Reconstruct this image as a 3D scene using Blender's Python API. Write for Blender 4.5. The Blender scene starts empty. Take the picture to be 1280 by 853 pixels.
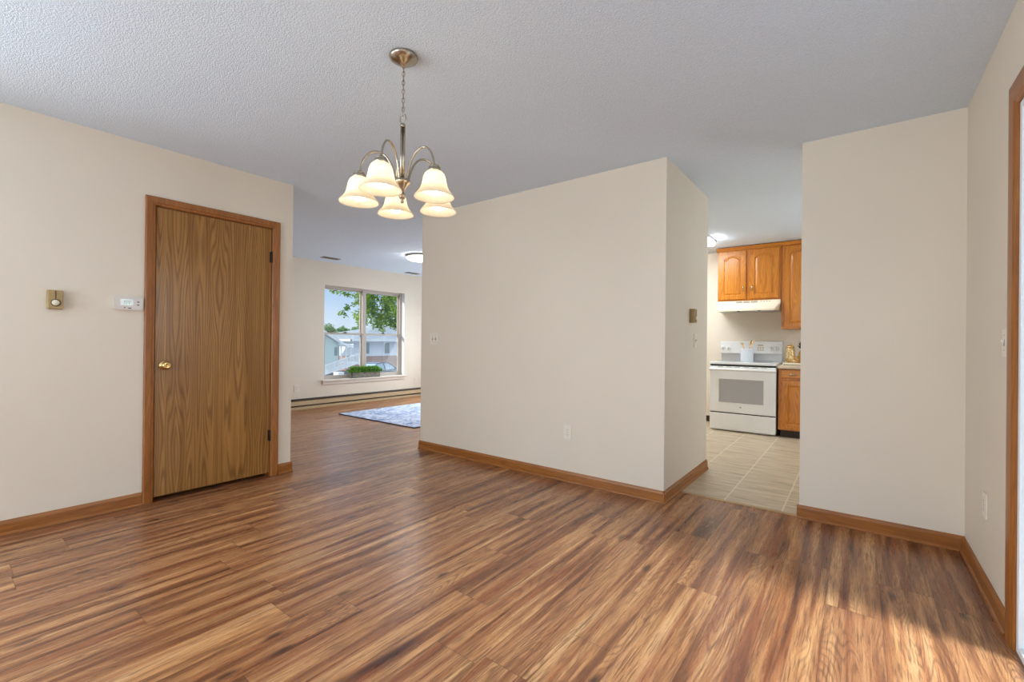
import bpy, bmesh, math, random
from mathutils import Vector, Matrix
random.seed(7)
S = bpy.context.scene
COL = S.collection
PI = math.pi

# ------------------------------------------------------------------ camera
YAW, PITCH, ROLL, FPX, EYE = 0.65294, 0.00217, -0.01027, 563.99, 1.12296
fw = Vector((-math.sin(YAW), math.cos(YAW), 0)); rt = Vector((math.cos(YAW), math.sin(YAW), 0)); up = Vector((0, 0, 1))
FWH, RTH = fw.copy(), rt.copy()
c, s = math.cos(PITCH), math.sin(PITCH); fw, up = fw*c + up*s, up*c - fw*s
c, s = math.cos(ROLL), math.sin(ROLL); rt, up = rt*c - up*s, up*c + rt*s
cam_data = bpy.data.cameras.new('camera')
cam = bpy.data.objects.new('camera', cam_data); COL.objects.link(cam)
cam.matrix_world = Matrix(((rt.x, up.x, -fw.x, 0), (rt.y, up.y, -fw.y, 0), (rt.z, up.z, -fw.z, EYE), (0, 0, 0, 1)))
cam_data.sensor_fit = 'HORIZONTAL'; cam_data.sensor_width = 36.0; cam_data.lens = FPX/1280*36.0
cam_data.clip_start = 0.05; cam_data.clip_end = 500
S.camera = cam

# ------------------------------------------------------------------ view, sky, sun, patio daylight, added fill lights
S.view_settings.view_transform = 'Standard'; S.view_settings.look = 'None'
S.view_settings.exposure = 0.04; S.view_settings.gamma = 1.0; S.view_settings.use_curve_mapping = False
S.cycles.use_denoising = True
S.cycles.max_bounces = 10; S.cycles.diffuse_bounces = 6; S.cycles.transparent_max_bounces = 12
S.cycles.sample_clamp_indirect = 6.0; S.cycles.caustics_reflective = False; S.cycles.caustics_refractive = False

W = bpy.data.worlds.new('sky'); S.world = W; W.use_nodes = True
nt = W.node_tree; nt.nodes.clear()
wo = nt.nodes.new('ShaderNodeOutputWorld'); bg = nt.nodes.new('ShaderNodeBackground')
tc = nt.nodes.new('ShaderNodeTexCoord'); sp = nt.nodes.new('ShaderNodeSeparateXYZ'); cr = nt.nodes.new('ShaderNodeValToRGB')
nt.links.new(tc.outputs['Generated'], sp.inputs[0]); nt.links.new(sp.outputs['Z'], cr.inputs[0])
e = cr.color_ramp.elements
e[0].position = 0.0; e[0].color = (0.74, 0.84, 0.95, 1)
e[1].position = 0.8; e[1].color = (1.5, 1.62, 1.8, 1)
x = e.new(0.055); x.color = (0.62, 0.77, 0.96, 1)
x = e.new(0.14); x.color = (0.36, 0.58, 0.95, 1)
x = e.new(0.40); x.color = (0.95, 1.08, 1.3, 1)
nt.links.new(cr.outputs[0], bg.inputs[0]); bg.inputs[1].default_value = 1.0
nt.links.new(bg.outputs[0], wo.inputs[0])

def light(name, kind, loc, aim=None, energy=10, color=(1, 1, 1), size=None, size_y=None, spread=None):
    L = bpy.data.lights.new(name, kind); o = bpy.data.objects.new(name, L); COL.objects.link(o)
    o.location = loc; L.energy = energy; L.color = color
    if kind == 'AREA':
        L.shape = 'RECTANGLE'; L.size = size; L.size_y = size_y or size
        if spread: L.spread = spread
    if aim is not None:
        o.rotation_euler = Vector(aim).to_track_quat('-Z', 'Y').to_euler()
    return o
sun = light('sun', 'SUN', (0, 0, 30), (0.25, 0.87, -0.28), 4.0, (1.0, 0.95, 0.86)); sun.data.angle = 0.02
light('patio_daylight', 'AREA', (3.0, 1.85, 1.70), (-1, 0, -0.35), 62, (0.88, 0.95, 1.0), 0.95, 1.2)
light('patio_sky', 'AREA', (2.4, 2.15, 3.3), (-2.7, -0.3, -3.3), 420, (0.84, 0.93, 1.0), 0.6, 1.0)
light('rear_fill', 'AREA', (-1.95, -2.95, 1.25), (0.25, 1, 0.3), 100, (0.86, 0.94, 1.0), 2.3, 2.0)  # added fill from behind the camera, through an invented rear window
light('left_fill', 'AREA', (-4.3, -1.45, 1.35), (1, 0.5, -0.3), 118, (0.88, 0.95, 1.0), 1.9, 1.6)  # added fill for the right side wall, through an invented opening
light('kitchen_fill', 'AREA', (1.55, 5.3, 1.55), (-1, -0.1, -0.1), 38, (0.9, 0.96, 1.0), 1.1, 1.0)  # added fill that brightens the passage wall; its window is made up
light('living_fill', 'AREA', (-6.2, 7.7, 2.5), (0.25, -1, -0.9), 250, (0.90, 0.96, 1.0), 1.4, 1.2)  # added living room fill, shining in through an invented side window
light('living_up_fill', 'AREA', (-5.6, 7.3, 0.9), (0.25, -1, 0.5), 30, (0.94, 0.98, 1.0), 1.8, 1.2)  # added low fill aimed upward into the living room

# ------------------------------------------------------------------ mesh helpers
class MB:
    def __init__(self): self.bm = bmesh.new()
    def box(self, a, b, bev=0.0, seg=2):
        t = bmesh.new()
        bmesh.ops.create_cube(t, size=1.0)
        d = [abs(b[i]-a[i]) for i in range(3)]; m = [(a[i]+b[i])/2 for i in range(3)]
        for v in t.verts: v.co = Vector((v.co.x*d[0]+m[0], v.co.y*d[1]+m[1], v.co.z*d[2]+m[2]))
        if bev > 0:
            bmesh.ops.bevel(t, geom=list(t.edges), offset=min(bev, min(d)*0.45), segments=seg, affect='EDGES', profile=0.5)
        self.merge(t); return self
    def merge(self, t, M=None):
        mp = {}
        for v in t.verts: mp[v] = self.bm.verts.new(M @ v.co if M else v.co)
        for f in t.faces:
            try:
                nf = self.bm.faces.new([mp[v] for v in f.verts]); nf.smooth = f.smooth
            except ValueError: pass
        t.free()
    def tube(self, pts, r, n=10, cap=True):
        pts = [Vector(p) for p in pts]; rs = r if isinstance(r, (list, tuple)) else [r]*len(pts)
        rings = []; prev = None
        for i, p in enumerate(pts):
            if i == 0: d = pts[1]-p
            elif i == len(pts)-1: d = p-pts[i-1]
            else: d = (pts[i+1]-p).normalized() + (p-pts[i-1]).normalized()
            d.normalize()
            if prev is None:
                a = Vector((0, 0, 1)) if abs(d.z) < .9 else Vector((1, 0, 0))
                u = d.cross(a).normalized()
            else:
                u = (prev - d*prev.dot(d)).normalized()
            prev = u; w = d.cross(u)
            rings.append([self.bm.verts.new(p + (u*math.cos(2*PI*k/n)+w*math.sin(2*PI*k/n))*rs[i]) for k in range(n)])
        for A, B in zip(rings, rings[1:]):
            for k in range(n):
                f = self.bm.faces.new((A[k], A[(k+1) % n], B[(k+1) % n], B[k])); f.smooth = True
        if cap:
            self.bm.faces.new(rings[0][::-1]); self.bm.faces.new(rings[-1])
        return self
    def lathe(self, prof, o=(0, 0, 0), n=24, axis='Z', smooth=True):
        o = Vector(o); rings = []
        for r, h in prof:
            ring = []
            for k in range(n):
                a = 2*PI*k/n; x, y = r*math.cos(a), r*math.sin(a)
                v = Vector((x, y, h)) if axis == 'Z' else (Vector((h, x, y)) if axis == 'X' else Vector((x, h, y)))
                ring.append(self.bm.verts.new(o+v))
            rings.append(ring)
        for A, B in zip(rings, rings[1:]):
            for k in range(n):
                f = self.bm.faces.new((A[k], A[(k+1) % n], B[(k+1) % n], B[k])); f.smooth = smooth
        for ring, rr in ((rings[0], prof[0][0]), (rings[-1], prof[-1][0])):
            if rr > 1e-4: self.bm.faces.new(ring)
        return self
    def prism(self, poly, axis, a, b):
        # poly: 2-D outline; axis: extrusion axis; the other two axes in xyz order
        def mk(p, t):
            return Vector({'X': (t, p[0], p[1]), 'Y': (p[0], t, p[1]), 'Z': (p[0], p[1], t)}[axis])
        A = [self.bm.verts.new(mk(p, a)) for p in poly]; B = [self.bm.verts.new(mk(p, b)) for p in poly]
        n = len(poly)
        for k in range(n): self.bm.faces.new((A[k], A[(k+1) % n], B[(k+1) % n], B[k]))
        self.bm.faces.new(A[::-1]); self.bm.faces.new(B); return self
    def ball(self, c, r, sub=2, sc=(1, 1, 1), jit=0):
        t = bmesh.new(); bmesh.ops.create_icosphere(t, subdivisions=sub, radius=r)
        for v in t.verts:
            k = 1+random.uniform(-jit, jit)
            v.co = Vector((v.co.x*sc[0]*k, v.co.y*sc[1]*k, v.co.z*sc[2]*k))+Vector(c)
        for f in t.faces: f.smooth = True
        self.merge(t); return self
    def torus(self, c, R, r, nrm=(0, 0, 1), n=20, m=8, stretch=1.0, sdir=None):
        nrm = Vector(nrm).normalized(); a = Vector(sdir) if sdir else (Vector((1, 0, 0)) if abs(nrm.x) < .9 else Vector((0, 1, 0)))
        u = (a-nrm*a.dot(nrm)).normalized(); w = nrm.cross(u); c = Vector(c); rings = []
        for i in range(n):
            t = 2*PI*i/n; d = u*math.cos(t)*stretch + w*math.sin(t); dn = (u*math.cos(t)+w*math.sin(t)*stretch).normalized()
            rings.append([self.bm.verts.new(c+d*R+(dn*math.cos(2*PI*k/m)+nrm*math.sin(2*PI*k/m))*r) for k in range(m)])
        for i in range(n):
            A, B = rings[i], rings[(i+1) % n]
            for k in range(m):
                f = self.bm.faces.new((A[k], A[(k+1) % m], B[(k+1) % m], B[k])); f.smooth = True
        return self
    def quad(self, *p):
        self.bm.faces.new([self.bm.verts.new(Vector(q)) for q in p]); return self
    def leaf(self, p, L, wd, d=None, n=None):
        d = d or Vector((random.gauss(0, 1), random.gauss(0, 1), random.gauss(0, .6)))
        d = Vector(d).normalized(); q = n or Vector((random.gauss(0, 1), random.gauss(0, 1), random.gauss(0, 1)))
        w = d.cross(q)
        if w.length < 1e-3: w = d.orthogonal()
        w.normalize(); k = d.cross(w); p = Vector(p)
        v = [self.bm.verts.new(z) for z in (p, p+d*L*.45+w*wd+k*wd*.4, p+d*L, p+d*L*.45-w*wd+k*wd*.4)]
        self.bm.faces.new((v[0], v[1], v[2])); self.bm.faces.new((v[0], v[2], v[3])); return self
    def build(self, name, mat, parent=None, origin=None, rot=None):
        bmesh.ops.recalc_face_normals(self.bm, faces=self.bm.faces)
        if parent is not None: org = Vector(parent.get('_w', (0, 0, 0)))
        elif origin is not None: org = Vector(origin)
        else:
            xs = [v.co for v in self.bm.verts]
            lo = [min(p[i] for p in xs) for i in range(3)]; hi = [max(p[i] for p in xs) for i in range(3)]
            org = Vector(((lo[0]+hi[0])/2, (lo[1]+hi[1])/2, lo[2]))
        for v in self.bm.verts: v.co -= org
        me = bpy.data.meshes.new(name); self.bm.to_mesh(me); self.bm.free()
        me.materials.append(mat); o = bpy.data.objects.new(name, me); COL.objects.link(o)
        if parent is not None: o.parent = parent
        else: o.location = org
        o['_w'] = tuple(org); return o
def smooth_path(P, k=6):
    P = [Vector(p) for p in P]; out = []
    Q = [P[0]*2-P[1]]+P+[P[-1]*2-P[-2]]
    for i in range(1, len(Q)-2):
        for j in range(k):
            t = j/k; a, b, c_, d = Q[i-1:i+3]
            out.append(0.5*((2*b)+(c_-a)*t+(2*a-5*b+4*c_-d)*t*t+(3*b-a-3*c_+d)*t**3))
    out.append(P[-1]); return out
def tag(o, label, cat, group=None, kind=None):
    o['label'] = label; o['category'] = cat
    if group: o['group'] = group
    if kind: o['kind'] = kind
    return o
def thing(name, label, cat, loc=(0, 0, 0), group=None):
    o = bpy.data.objects.new(name, None); COL.objects.link(o); o.location = loc; o['_w'] = tuple(loc)
    o.empty_display_size = .05
    return tag(o, label, cat, group)
def struct(o, label, cat):
    return tag(o, label, cat, kind='structure')
def dup(o, loc, label, parent=None):
    c = o.copy(); COL.objects.link(c)
    if parent is None:
        c.location = loc; c['label'] = label
    else: c.parent = parent
    for ch in o.children: dup(ch, None, None, c)
    return c

# ------------------------------------------------------------------ materials
def srgb(r, g, b):
    f = lambda v: (v/255/12.92) if v <= 10 else ((v/255+.055)/1.055)**2.4
    return (f(r), f(g), f(b), 1)
class N:
    """small node builder"""
    def __init__(self, name):
        self.m = bpy.data.materials.new(name); self.m.use_nodes = True; self.t = self.m.node_tree; self.t.nodes.clear()
        self.out = self.t.nodes.new('ShaderNodeOutputMaterial')
    def n(self, k, **kw):
        d = self.t.nodes.new(k)
        for a, b in kw.items(): setattr(d, a, b)
        return d
    def put(self, sock, v):
        if hasattr(v, 'is_output'): self.t.links.new(v, sock)
        elif v is not None: sock.default_value = v
    def math(self, op, a, b=None, c=None):
        d = self.n('ShaderNodeMath', operation=op); self.put(d.inputs[0], a)
        if b is not None: self.put(d.inputs[1], b)
        if c is not None: self.put(d.inputs[2], c)
        return d.outputs[0]
    def pos(self):
        g = self.n('ShaderNodeNewGeometry'); s_ = self.n('ShaderNodeSeparateXYZ'); self.t.links.new(g.outputs['Position'], s_.inputs[0]); return s_.outputs
    def obj(self):
        g = self.n('ShaderNodeTexCoord'); s_ = self.n('ShaderNodeSeparateXYZ'); self.t.links.new(g.outputs['Object'], s_.inputs[0]); return s_.outputs
    def vec(self, x, y, z):
        d = self.n('ShaderNodeCombineXYZ'); self.put(d.inputs[0], x); self.put(d.inputs[1], y); self.put(d.inputs[2], z); return d.outputs[0]
    def noise(self, v, scale=1, detail=2, rough=.5, dist=0):
        d = self.n('ShaderNodeTexNoise'); self.put(d.inputs['Vector'], v); d.inputs['Scale'].default_value = scale
        d.inputs['Detail'].default_value = detail; d.inputs['Roughness'].default_value = rough; d.inputs['Distortion'].default_value = dist
        return d.outputs[0]
    def ramp(self, f, stops, interp='LINEAR'):
        d = self.n('ShaderNodeValToRGB'); self.put(d.inputs[0], f); el = d.color_ramp.elements; d.color_ramp.interpolation = interp
        for i, (p, col) in enumerate(stops):
            q = el[i] if i < 2 else el.new(p)
            q.position = p; q.color = col
        return d.outputs[0]
    def mix(self, f, a, b, mode='MIX'):
        d = self.n('ShaderNodeMix', data_type='RGBA', blend_type=mode); self.put(d.inputs[0], f); self.put(d.inputs[6], a); self.put(d.inputs[7], b); return d.outputs[2]
    def maprange(self, v, a, b, c=0., d=1.):
        k = self.n('ShaderNodeMapRange'); self.put(k.inputs[0], v)
        for i, q in enumerate((a, b, c, d)): k.inputs[i+1].default_value = q
        return k.outputs[0]
    def bump(self, h, strength=.2, dist=.01):
        b = self.n('ShaderNodeBump'); b.inputs['Strength'].default_value = strength; b.inputs['Distance'].default_value = dist
        self.put(b.inputs['Height'], h); return b.outputs[0]
    def bsdf(self, col, rough=.5, metal=0., nrm=None, spec=.5, **kw):
        p = self.n('ShaderNodeBsdfPrincipled'); self.put(p.inputs['Base Color'], col); self.put(p.inputs['Roughness'], rough)
        p.inputs['Metallic'].default_value = metal; p.inputs['Specular IOR Level'].default_value = spec
        if nrm is not None: self.t.links.new(nrm, p.inputs['Normal'])
        for k, v in kw.items(): self.put(p.inputs[k.replace('_', ' ')], v)
        self.t.links.new(p.outputs[0], self.out.inputs[0]); return self.m
def plain(name, col, rough=.5, metal=0., spec=.5, var=.04, scale=40, **kw):
    k = N(name); p = k.n('ShaderNodeTexCoord').outputs['Object']
    f = k.noise(p, scale, 2)
    c0 = tuple(v*(1-var) for v in col[:3])+(1,); c1 = tuple(min(1, v*(1+var)) for v in col[:3])+(1,)
    return k.bsdf(k.ramp(f, [(.3, c0), (.7, c1)]), rough, metal, None, spec, **kw)
def emit(name, col, strength):
    k = N(name); e_ = k.n('ShaderNodeEmission'); e_.inputs[0].default_value = col; e_.inputs[1].default_value = strength
    k.t.links.new(e_.outputs[0], k.out.inputs[0]); return k.m
M = {}
def wall_mat():
    k = N('wall_paint'); p = k.pos(); v = k.vec(p[0], p[1], p[2])
    n1 = k.noise(v, 1.6, 3); n2 = k.noise(v, 220, 2)
    col = k.ramp(n1, [(.3, srgb(222, 212, 197)), (.7, srgb(226, 216, 201))])
    return k.bsdf(col, .62, 0, k.bump(n2, .05, .002), .3)
M['wall'] = wall_mat()
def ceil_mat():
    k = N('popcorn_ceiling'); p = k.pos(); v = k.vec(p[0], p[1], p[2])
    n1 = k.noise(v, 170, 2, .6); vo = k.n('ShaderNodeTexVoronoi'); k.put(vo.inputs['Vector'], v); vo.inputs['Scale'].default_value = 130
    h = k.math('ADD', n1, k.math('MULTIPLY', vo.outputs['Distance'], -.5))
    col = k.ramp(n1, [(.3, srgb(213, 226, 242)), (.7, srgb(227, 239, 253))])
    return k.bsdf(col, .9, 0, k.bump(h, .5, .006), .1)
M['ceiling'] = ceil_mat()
def plank_mat():
    k = N('plank_floor'); p = k.pos(); X, Y = p[0], p[1]
    cx = k.math('DIVIDE', k.math('ADD', X, 10*.19+.101), .19); col = k.math('FLOOR', cx); fx = k.math('FRACT', cx)
    w1 = k.n('ShaderNodeTexWhiteNoise', noise_dimensions='1D'); k.put(w1.inputs['W'], col)
    yy = k.math('ADD', k.math('DIVIDE', Y, 1.22), k.math('MULTIPLY', w1.outputs[0], 7.3)); row = k.math('FLOOR', yy); fy = k.math('FRACT', yy)
    w2 = k.n('ShaderNodeTexWhiteNoise', noise_dimensions='2D'); k.put(w2.inputs['Vector'], k.vec(col, row, 0)); idv = w2.outputs[0]
    z = k.math('MULTIPLY', idv, 61.)
    streak = k.noise(k.vec(k.math('MULTIPLY', X, 20), k.math('MULTIPLY', Y, 1.1), z), 1, 3, .5, .35)
    hue = k.noise(k.vec(k.math('MULTIPLY', X, 22), k.math('MULTIPLY', Y, .9), k.math('ADD', z, 9)), 1, 2, .5)
    fine = k.noise(k.vec(k.math('MULTIPLY', X, 170), k.math('MULTIPLY', Y, 7), z), 1, 3, .6, .4)
    # growth rings: contour lines of a long soft noise
    cn = k.noise(k.vec(k.math('MULTIPLY', X, 8), k.math('MULTIPLY', Y, .85), k.math('ADD', z, 3)), 1, 1.2, .4, .3)
    rings = k.math('MULTIPLY', k.math('ADD', k.math('SINE', k.math('MULTIPLY', cn, 210.)), 1.), .5)
    rings = k.math('POWER', rings, 3.)
    zone = k.maprange(k.noise(k.vec(k.math('MULTIPLY', X, 8), k.math('MULTIPLY', Y, 1.2), k.math('ADD', z, 21)), 1, 1), .46, .6)
    base = k.ramp(streak, [(.27, srgb(78, 46, 31)), (.39, srgb(138, 90, 57)), (.51, srgb(182, 129, 83)), (.64, srgb(202, 152, 103)), (.79, srgb(220, 180, 132))])
    red = k.mix(k.maprange(hue, .42, .66), base, k.mix(.75, base, srgb(170, 112, 98), 'MULTIPLY'), 'MIX')
    tone = k.mix(k.math('MULTIPLY', k.math('SUBTRACT', 1., idv), .30), red, srgb(128, 82, 58), 'MIX')
    c2 = k.mix(k.math('MULTIPLY', k.math('MULTIPLY', rings, zone), .5), tone, srgb(84, 52, 36))
    c3 = k.mix(k.math('MULTIPLY', k.maprange(fine, .48, .64), .66), c2, srgb(84, 52, 38))
    # knots
    vo = k.n('ShaderNodeTexVoronoi'); k.put(vo.inputs['Vector'], k.vec(k.math('MULTIPLY', X, 7.5), k.math('MULTIPLY', Y, 2.6), z)); vo.inputs['Scale'].default_value = 1
    kn = k.math('MULTIPLY', k.maprange(vo.outputs['Distance'], .16, .04), k.math('GREATER_THAN', k.n('ShaderNodeSeparateColor').outputs[0], 2.) if False else 1.)
    c4 = k.mix(k.math('MULTIPLY', kn, .8), c3, srgb(48, 30, 24))
    # dark cracks
    ck = k.maprange(k.noise(k.vec(k.math('MULTIPLY', X, 45), k.math('MULTIPLY', Y, 2.2), k.math('ADD', z, 40)), 1, 2, .5), .70, .78)
    c4 = k.mix(k.math('MULTIPLY', ck, .6), c4, srgb(66, 40, 34))
    ex = k.math('MINIMUM', fx, k.math('SUBTRACT', 1., fx)); ey = k.math('MINIMUM', fy, k.math('SUBTRACT', 1., fy))
    sx = k.maprange(ex, .010, .003); sy = k.maprange(ey, .0016, .0005); seam = k.math('MAXIMUM', sx, sy)
    c5 = k.mix(k.math('MULTIPLY', seam, .5), c4, srgb(50, 30, 22))
    h = k.math('ADD', k.math('MULTIPLY', fine, .4), k.math('MULTIPLY', seam, -1.2))
    ro = k.maprange(fine, .3, .7, .25, .36)
    return k.bsdf(c5, ro, 0, k.bump(h, .12, .003), .65)
M['plank'] = plank_mat()
def tile_mat():
    k = N('kitchen_tile'); p = k.pos(); X, Y = p[0], p[1]
    tx = k.math('DIVIDE', k.math('ADD', X, 4*.357+.395), .357); ty = k.math('DIVIDE', k.math('ADD', Y, .05), .714)
    fx = k.math('FRACT', tx); fy = k.math('FRACT', k.math('ADD', ty, k.math('MULTIPLY', k.math('FLOOR', tx), .5)))
    ex = k.math('MINIMUM', fx, k.math('SUBTRACT', 1., fx)); ey = k.math('MINIMUM', fy, k.math('SUBTRACT', 1., fy))
    g = k.math('MAXIMUM', k.maprange(ex, .020, .008), k.maprange(ey, .010, .004))
    st = k.noise(k.vec(k.math('MULTIPLY', X, 3.2), k.math('MULTIPLY', Y, 26), k.math('FLOOR', tx)), 1, 4, .62, .6)
    c1 = k.ramp(st, [(.28, srgb(154, 136, 112)), (.48, srgb(186, 168, 142)), (.72, srgb(208, 192, 166))])
    c2 = k.mix(k.math('MULTIPLY', g, .75), c1, srgb(218, 204, 180))
    return k.bsdf(c2, .42, 0, k.bump(k.math('SUBTRACT', st, g), .06, .003), .4)
M['tile'] = tile_mat()
def wood(name, dark, mid, light_, axis='Z', across=(34, 34), stretch=2.2, rings=90, rough=.38, ringamt=.5):
    """straight grained wood, grain along the axis"""
    k = N(name); p = k.pos(); P = [p[0], p[1], p[2]]; ai = 'XYZ'.index(axis)
    def sc(a, l): return k.vec(*[k.math('MULTIPLY', P[i], l if i == ai else a) for i in range(3)])
    st = k.noise(sc(across[0], stretch), 1, 3, .55, .3)
    fine = k.noise(sc(across[0]*7, stretch*4), 1, 2, .6)
    cn = k.noise(sc(across[0]*.28, stretch*.42), 1, 1.5, .4)
    rg = k.math('POWER', k.math('MULTIPLY', k.math('ADD', k.math('SINE', k.math('MULTIPLY', cn, rings)), 1.), .5), 2.)
    col = k.ramp(st, [(.3, mid), (.7, light_)])
    col = k.mix(k.math('MULTIPLY', rg, ringamt), col, dark)
    col = k.mix(k.math('MULTIPLY', k.maprange(fine, .5, .75), .35), col, dark)
    return k.bsdf(col, rough, 0, k.bump(fine, .05, .002), .5, Coat_Weight=.1, Coat_Roughness=.25)
TR = (srgb(92, 50, 14), srgb(142, 84, 30), srgb(166, 104, 44))
M['trim_v'] = wood('oak_trim_upright', *TR, axis='Z', ringamt=.22)
M['trim_x'] = wood('oak_trim_along_x', *TR, axis='X', ringamt=.22)
M['trim_y'] = wood('oak_trim_along_y', *TR, axis='Y', ringamt=.22)
OK_ = (srgb(146, 78, 10), srgb(194, 116, 26), srgb(208, 134, 38))
M['oak'] = wood('honey_oak', *OK_, axis='Z', across=(30, 30), stretch=2.6, rings=110, rough=.34, ringamt=.45)
M['oak_x'] = wood('honey_oak_rail', *OK_, axis='X', across=(30, 30), stretch=2.6, rings=60, rough=.34, ringamt=.3)
def veneer():
    k = N('door_veneer'); p = k.pos(); Y, Z = p[1], p[2]
    wd = k.math('ADD', Y, k.math('MULTIPLY', k.noise(k.vec(k.math('MULTIPLY', Y, 3), 0, k.math('MULTIPLY', Z, .5)), 1, 1), .04))
    u = k.math('PINGPONG', wd, .066); strip = k.math('FLOOR', k.math('DIVIDE', wd, .132))
    n = k.noise(k.vec(k.math('MULTIPLY', u, 9), k.math('MULTIPLY', strip, 3.7), k.math('MULTIPLY', Z, .75)), 1, 1.2, .4)
    n = k.math('ADD', k.math('MULTIPLY', n, .72), k.math('MULTIPLY', u, 3.0))
    rg = k.math('MULTIPLY', k.math('ADD', k.math('SINE', k.math('MULTIPLY', n, 120.)), 1.), .5); rg = k.math('POWER', rg, 2.4)
    br = k.noise(k.vec(k.math('MULTIPLY', Y, 26), 0, k.math('MULTIPLY', Z, .6)), 1, 2)
    fine = k.noise(k.vec(k.math('MULTIPLY', Y, 330), 0, k.math('MULTIPLY', Z, 9)), 1, 2)
    c1 = k.ramp(br, [(.3, srgb(140, 94, 40)), (.7, srgb(176, 128, 66))])
    c2 = k.mix(k.math('MULTIPLY', rg, .58), c1, srgb(92, 55, 22))
    c3 = k.mix(k.math('MULTIPLY', k.maprange(fine, .5, .75), .3), c2, srgb(80, 52, 28))
    return k.bsdf(c3, .3, 0, k.bump(fine, .05, .002), .5)
M['veneer'] = veneer()
M['nickel'] = plain('brushed_nickel', srgb(176, 166, 150), .24, 1.0, var=.08, scale=90)
M['brass'] = plain('polished_brass', srgb(216, 180, 120), .16, 1.0)
M['white'] = plain('white_enamel', srgb(232, 232, 232), .22, 0, .5, .01)
M['white_top'] = plain('white_cooktop', srgb(226, 227, 228), .14, 0, .5, .01)
M['almond'] = plain('almond_enamel', srgb(240, 230, 208), .32, 0, .5, .01)
M['oven_glass'] = plain('grey_oven_glass', srgb(172, 172, 174), .12, 0, .6, .02)
M['steel_grey'] = plain('grey_steel', srgb(186, 188, 190), .35, .6, var=.03)
M['black'] = plain('black_plastic', srgb(22, 20, 20), .5)
M['dark'] = plain('dark_gap', srgb(40, 30, 24), .7)
M['plate'] = plain('painted_plate', srgb(232, 224, 212), .35, 0, .5, .01)
M['slot'] = plain('grey_slot', srgb(120, 112, 104), .5)
M['tan'] = plain('tan_plastic', srgb(168, 142, 96), .45, 0, .4, .05)
M['tan_dark'] = plain('dark_tan_plastic', srgb(92, 72, 38), .5)
M['cream'] = plain('cream_plastic', srgb(236, 226, 200), .35)
M['tstat'] = plain('pale_grey_plastic', srgb(216, 208, 202), .4, 0, .5, .01)
M['lcd'] = plain('pale_green_lcd', srgb(196, 206, 196), .15, 0, .6, .04, 60)
M['lcd_mark'] = plain('lcd_digits', srgb(96, 108, 100), .4)
M['heater'] = plain('beige_heater', srgb(190, 168, 134), .4, .0, .5, .03)
M['bronze'] = plain('dark_bronze', srgb(54, 40, 30), .4, .4)
M['vinyl'] = plain('taupe_window_vinyl', srgb(182, 174, 166), .45, 0, .4, .02)
M['alu'] = plain('grey_aluminium', srgb(150, 146, 142), .4, .5, var=.03)
M['sill'] = plain('painted_sill', srgb(232, 224, 212), .4, 0, .4, .01)
def planter_mat():
    k = N('weathered_planter'); p = k.pos(); n = k.noise(k.vec(p[0], k.math('MULTIPLY', p[1], 14), k.math('MULTIPLY', p[2], 60)), 1, 3)
    return k.bsdf(k.ramp(n, [(.3, srgb(92, 88, 80)), (.7, srgb(146, 142, 132))]), .8)
M['planter'] = planter_mat()
def leaf_mat(name, a, b, scale=6, tr=.35):
    k = N(name); o = k.n('ShaderNodeTexCoord').outputs['Object']; col = k.ramp(k.noise(o, scale, 2), [(.32, a), (.68, b)])
    d = k.n('ShaderNodeBsdfDiffuse'); t = k.n('ShaderNodeBsdfTranslucent'); k.put(d.inputs[0], col); k.put(t.inputs[0], col)
    mx = k.n('ShaderNodeMixShader'); mx.inputs[0].default_value = tr; k.t.links.new(d.outputs[0], mx.inputs[1]); k.t.links.new(t.outputs[0], mx.inputs[2])
    k.t.links.new(mx.outputs[0], k.out.inputs[0]); return k.m
M['boxwood'] = leaf_mat('boxwood_leaves', srgb(58, 120, 36), srgb(150, 196, 92), 30)
M['leaf'] = leaf_mat('maple_leaves', srgb(76, 124, 36), srgb(176, 202, 78), 1.3, .55)
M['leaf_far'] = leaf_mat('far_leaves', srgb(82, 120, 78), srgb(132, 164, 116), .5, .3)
M['bark'] = plain('bark', srgb(92, 82, 70), .9, 0, .2, .25, 8)
def rug_mat():
    k = N('rug_pile'); p = k.pos(); v = k.vec(p[0], p[1], 0)
    n1 = k.noise(v, 5.5, 6, .72, 1.4); n2 = k.noise(v, 90, 2)
    vo = k.n('ShaderNodeTexVoronoi', feature='DISTANCE_TO_EDGE'); vo.inputs['Scale'].default_value = 3.4
    wv = k.n('ShaderNodeVectorMath', operation='ADD'); k.t.links.new(v, wv.inputs[0])
    nn = k.n('ShaderNodeTexNoise'); nn.inputs['Scale'].default_value = 4; k.t.links.new(v, nn.inputs['Vector'])
    sc_ = k.n('ShaderNodeVectorMath', operation='SCALE'); sc_.inputs['Scale'].default_value = .4; k.t.links.new(nn.outputs['Color'], sc_.inputs[0]); k.t.links.new(sc_.outputs[0], wv.inputs[1])
    k.t.links.new(wv.outputs[0], vo.inputs['Vector'])
    base = k.ramp(n1, [(.34, srgb(92, 106, 146)), (.45, srgb(160, 174, 206)), (.57, srgb(206, 214, 230)), (.70, srgb(134, 150, 188))])
    ed = k.math('MULTIPLY', k.maprange(vo.outputs['Distance'], .045, .008), k.maprange(n1, .4, .6))
    col = k.mix(k.math('MULTIPLY', ed, .8), base, srgb(72, 82, 116))
    return k.bsdf(col, .95, 0, k.bump(n2, .4, .006), .1)
M['rug'] = rug_mat()
M['rug_edge'] = plain('rug_binding', srgb(70, 72, 90), .9)
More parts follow.
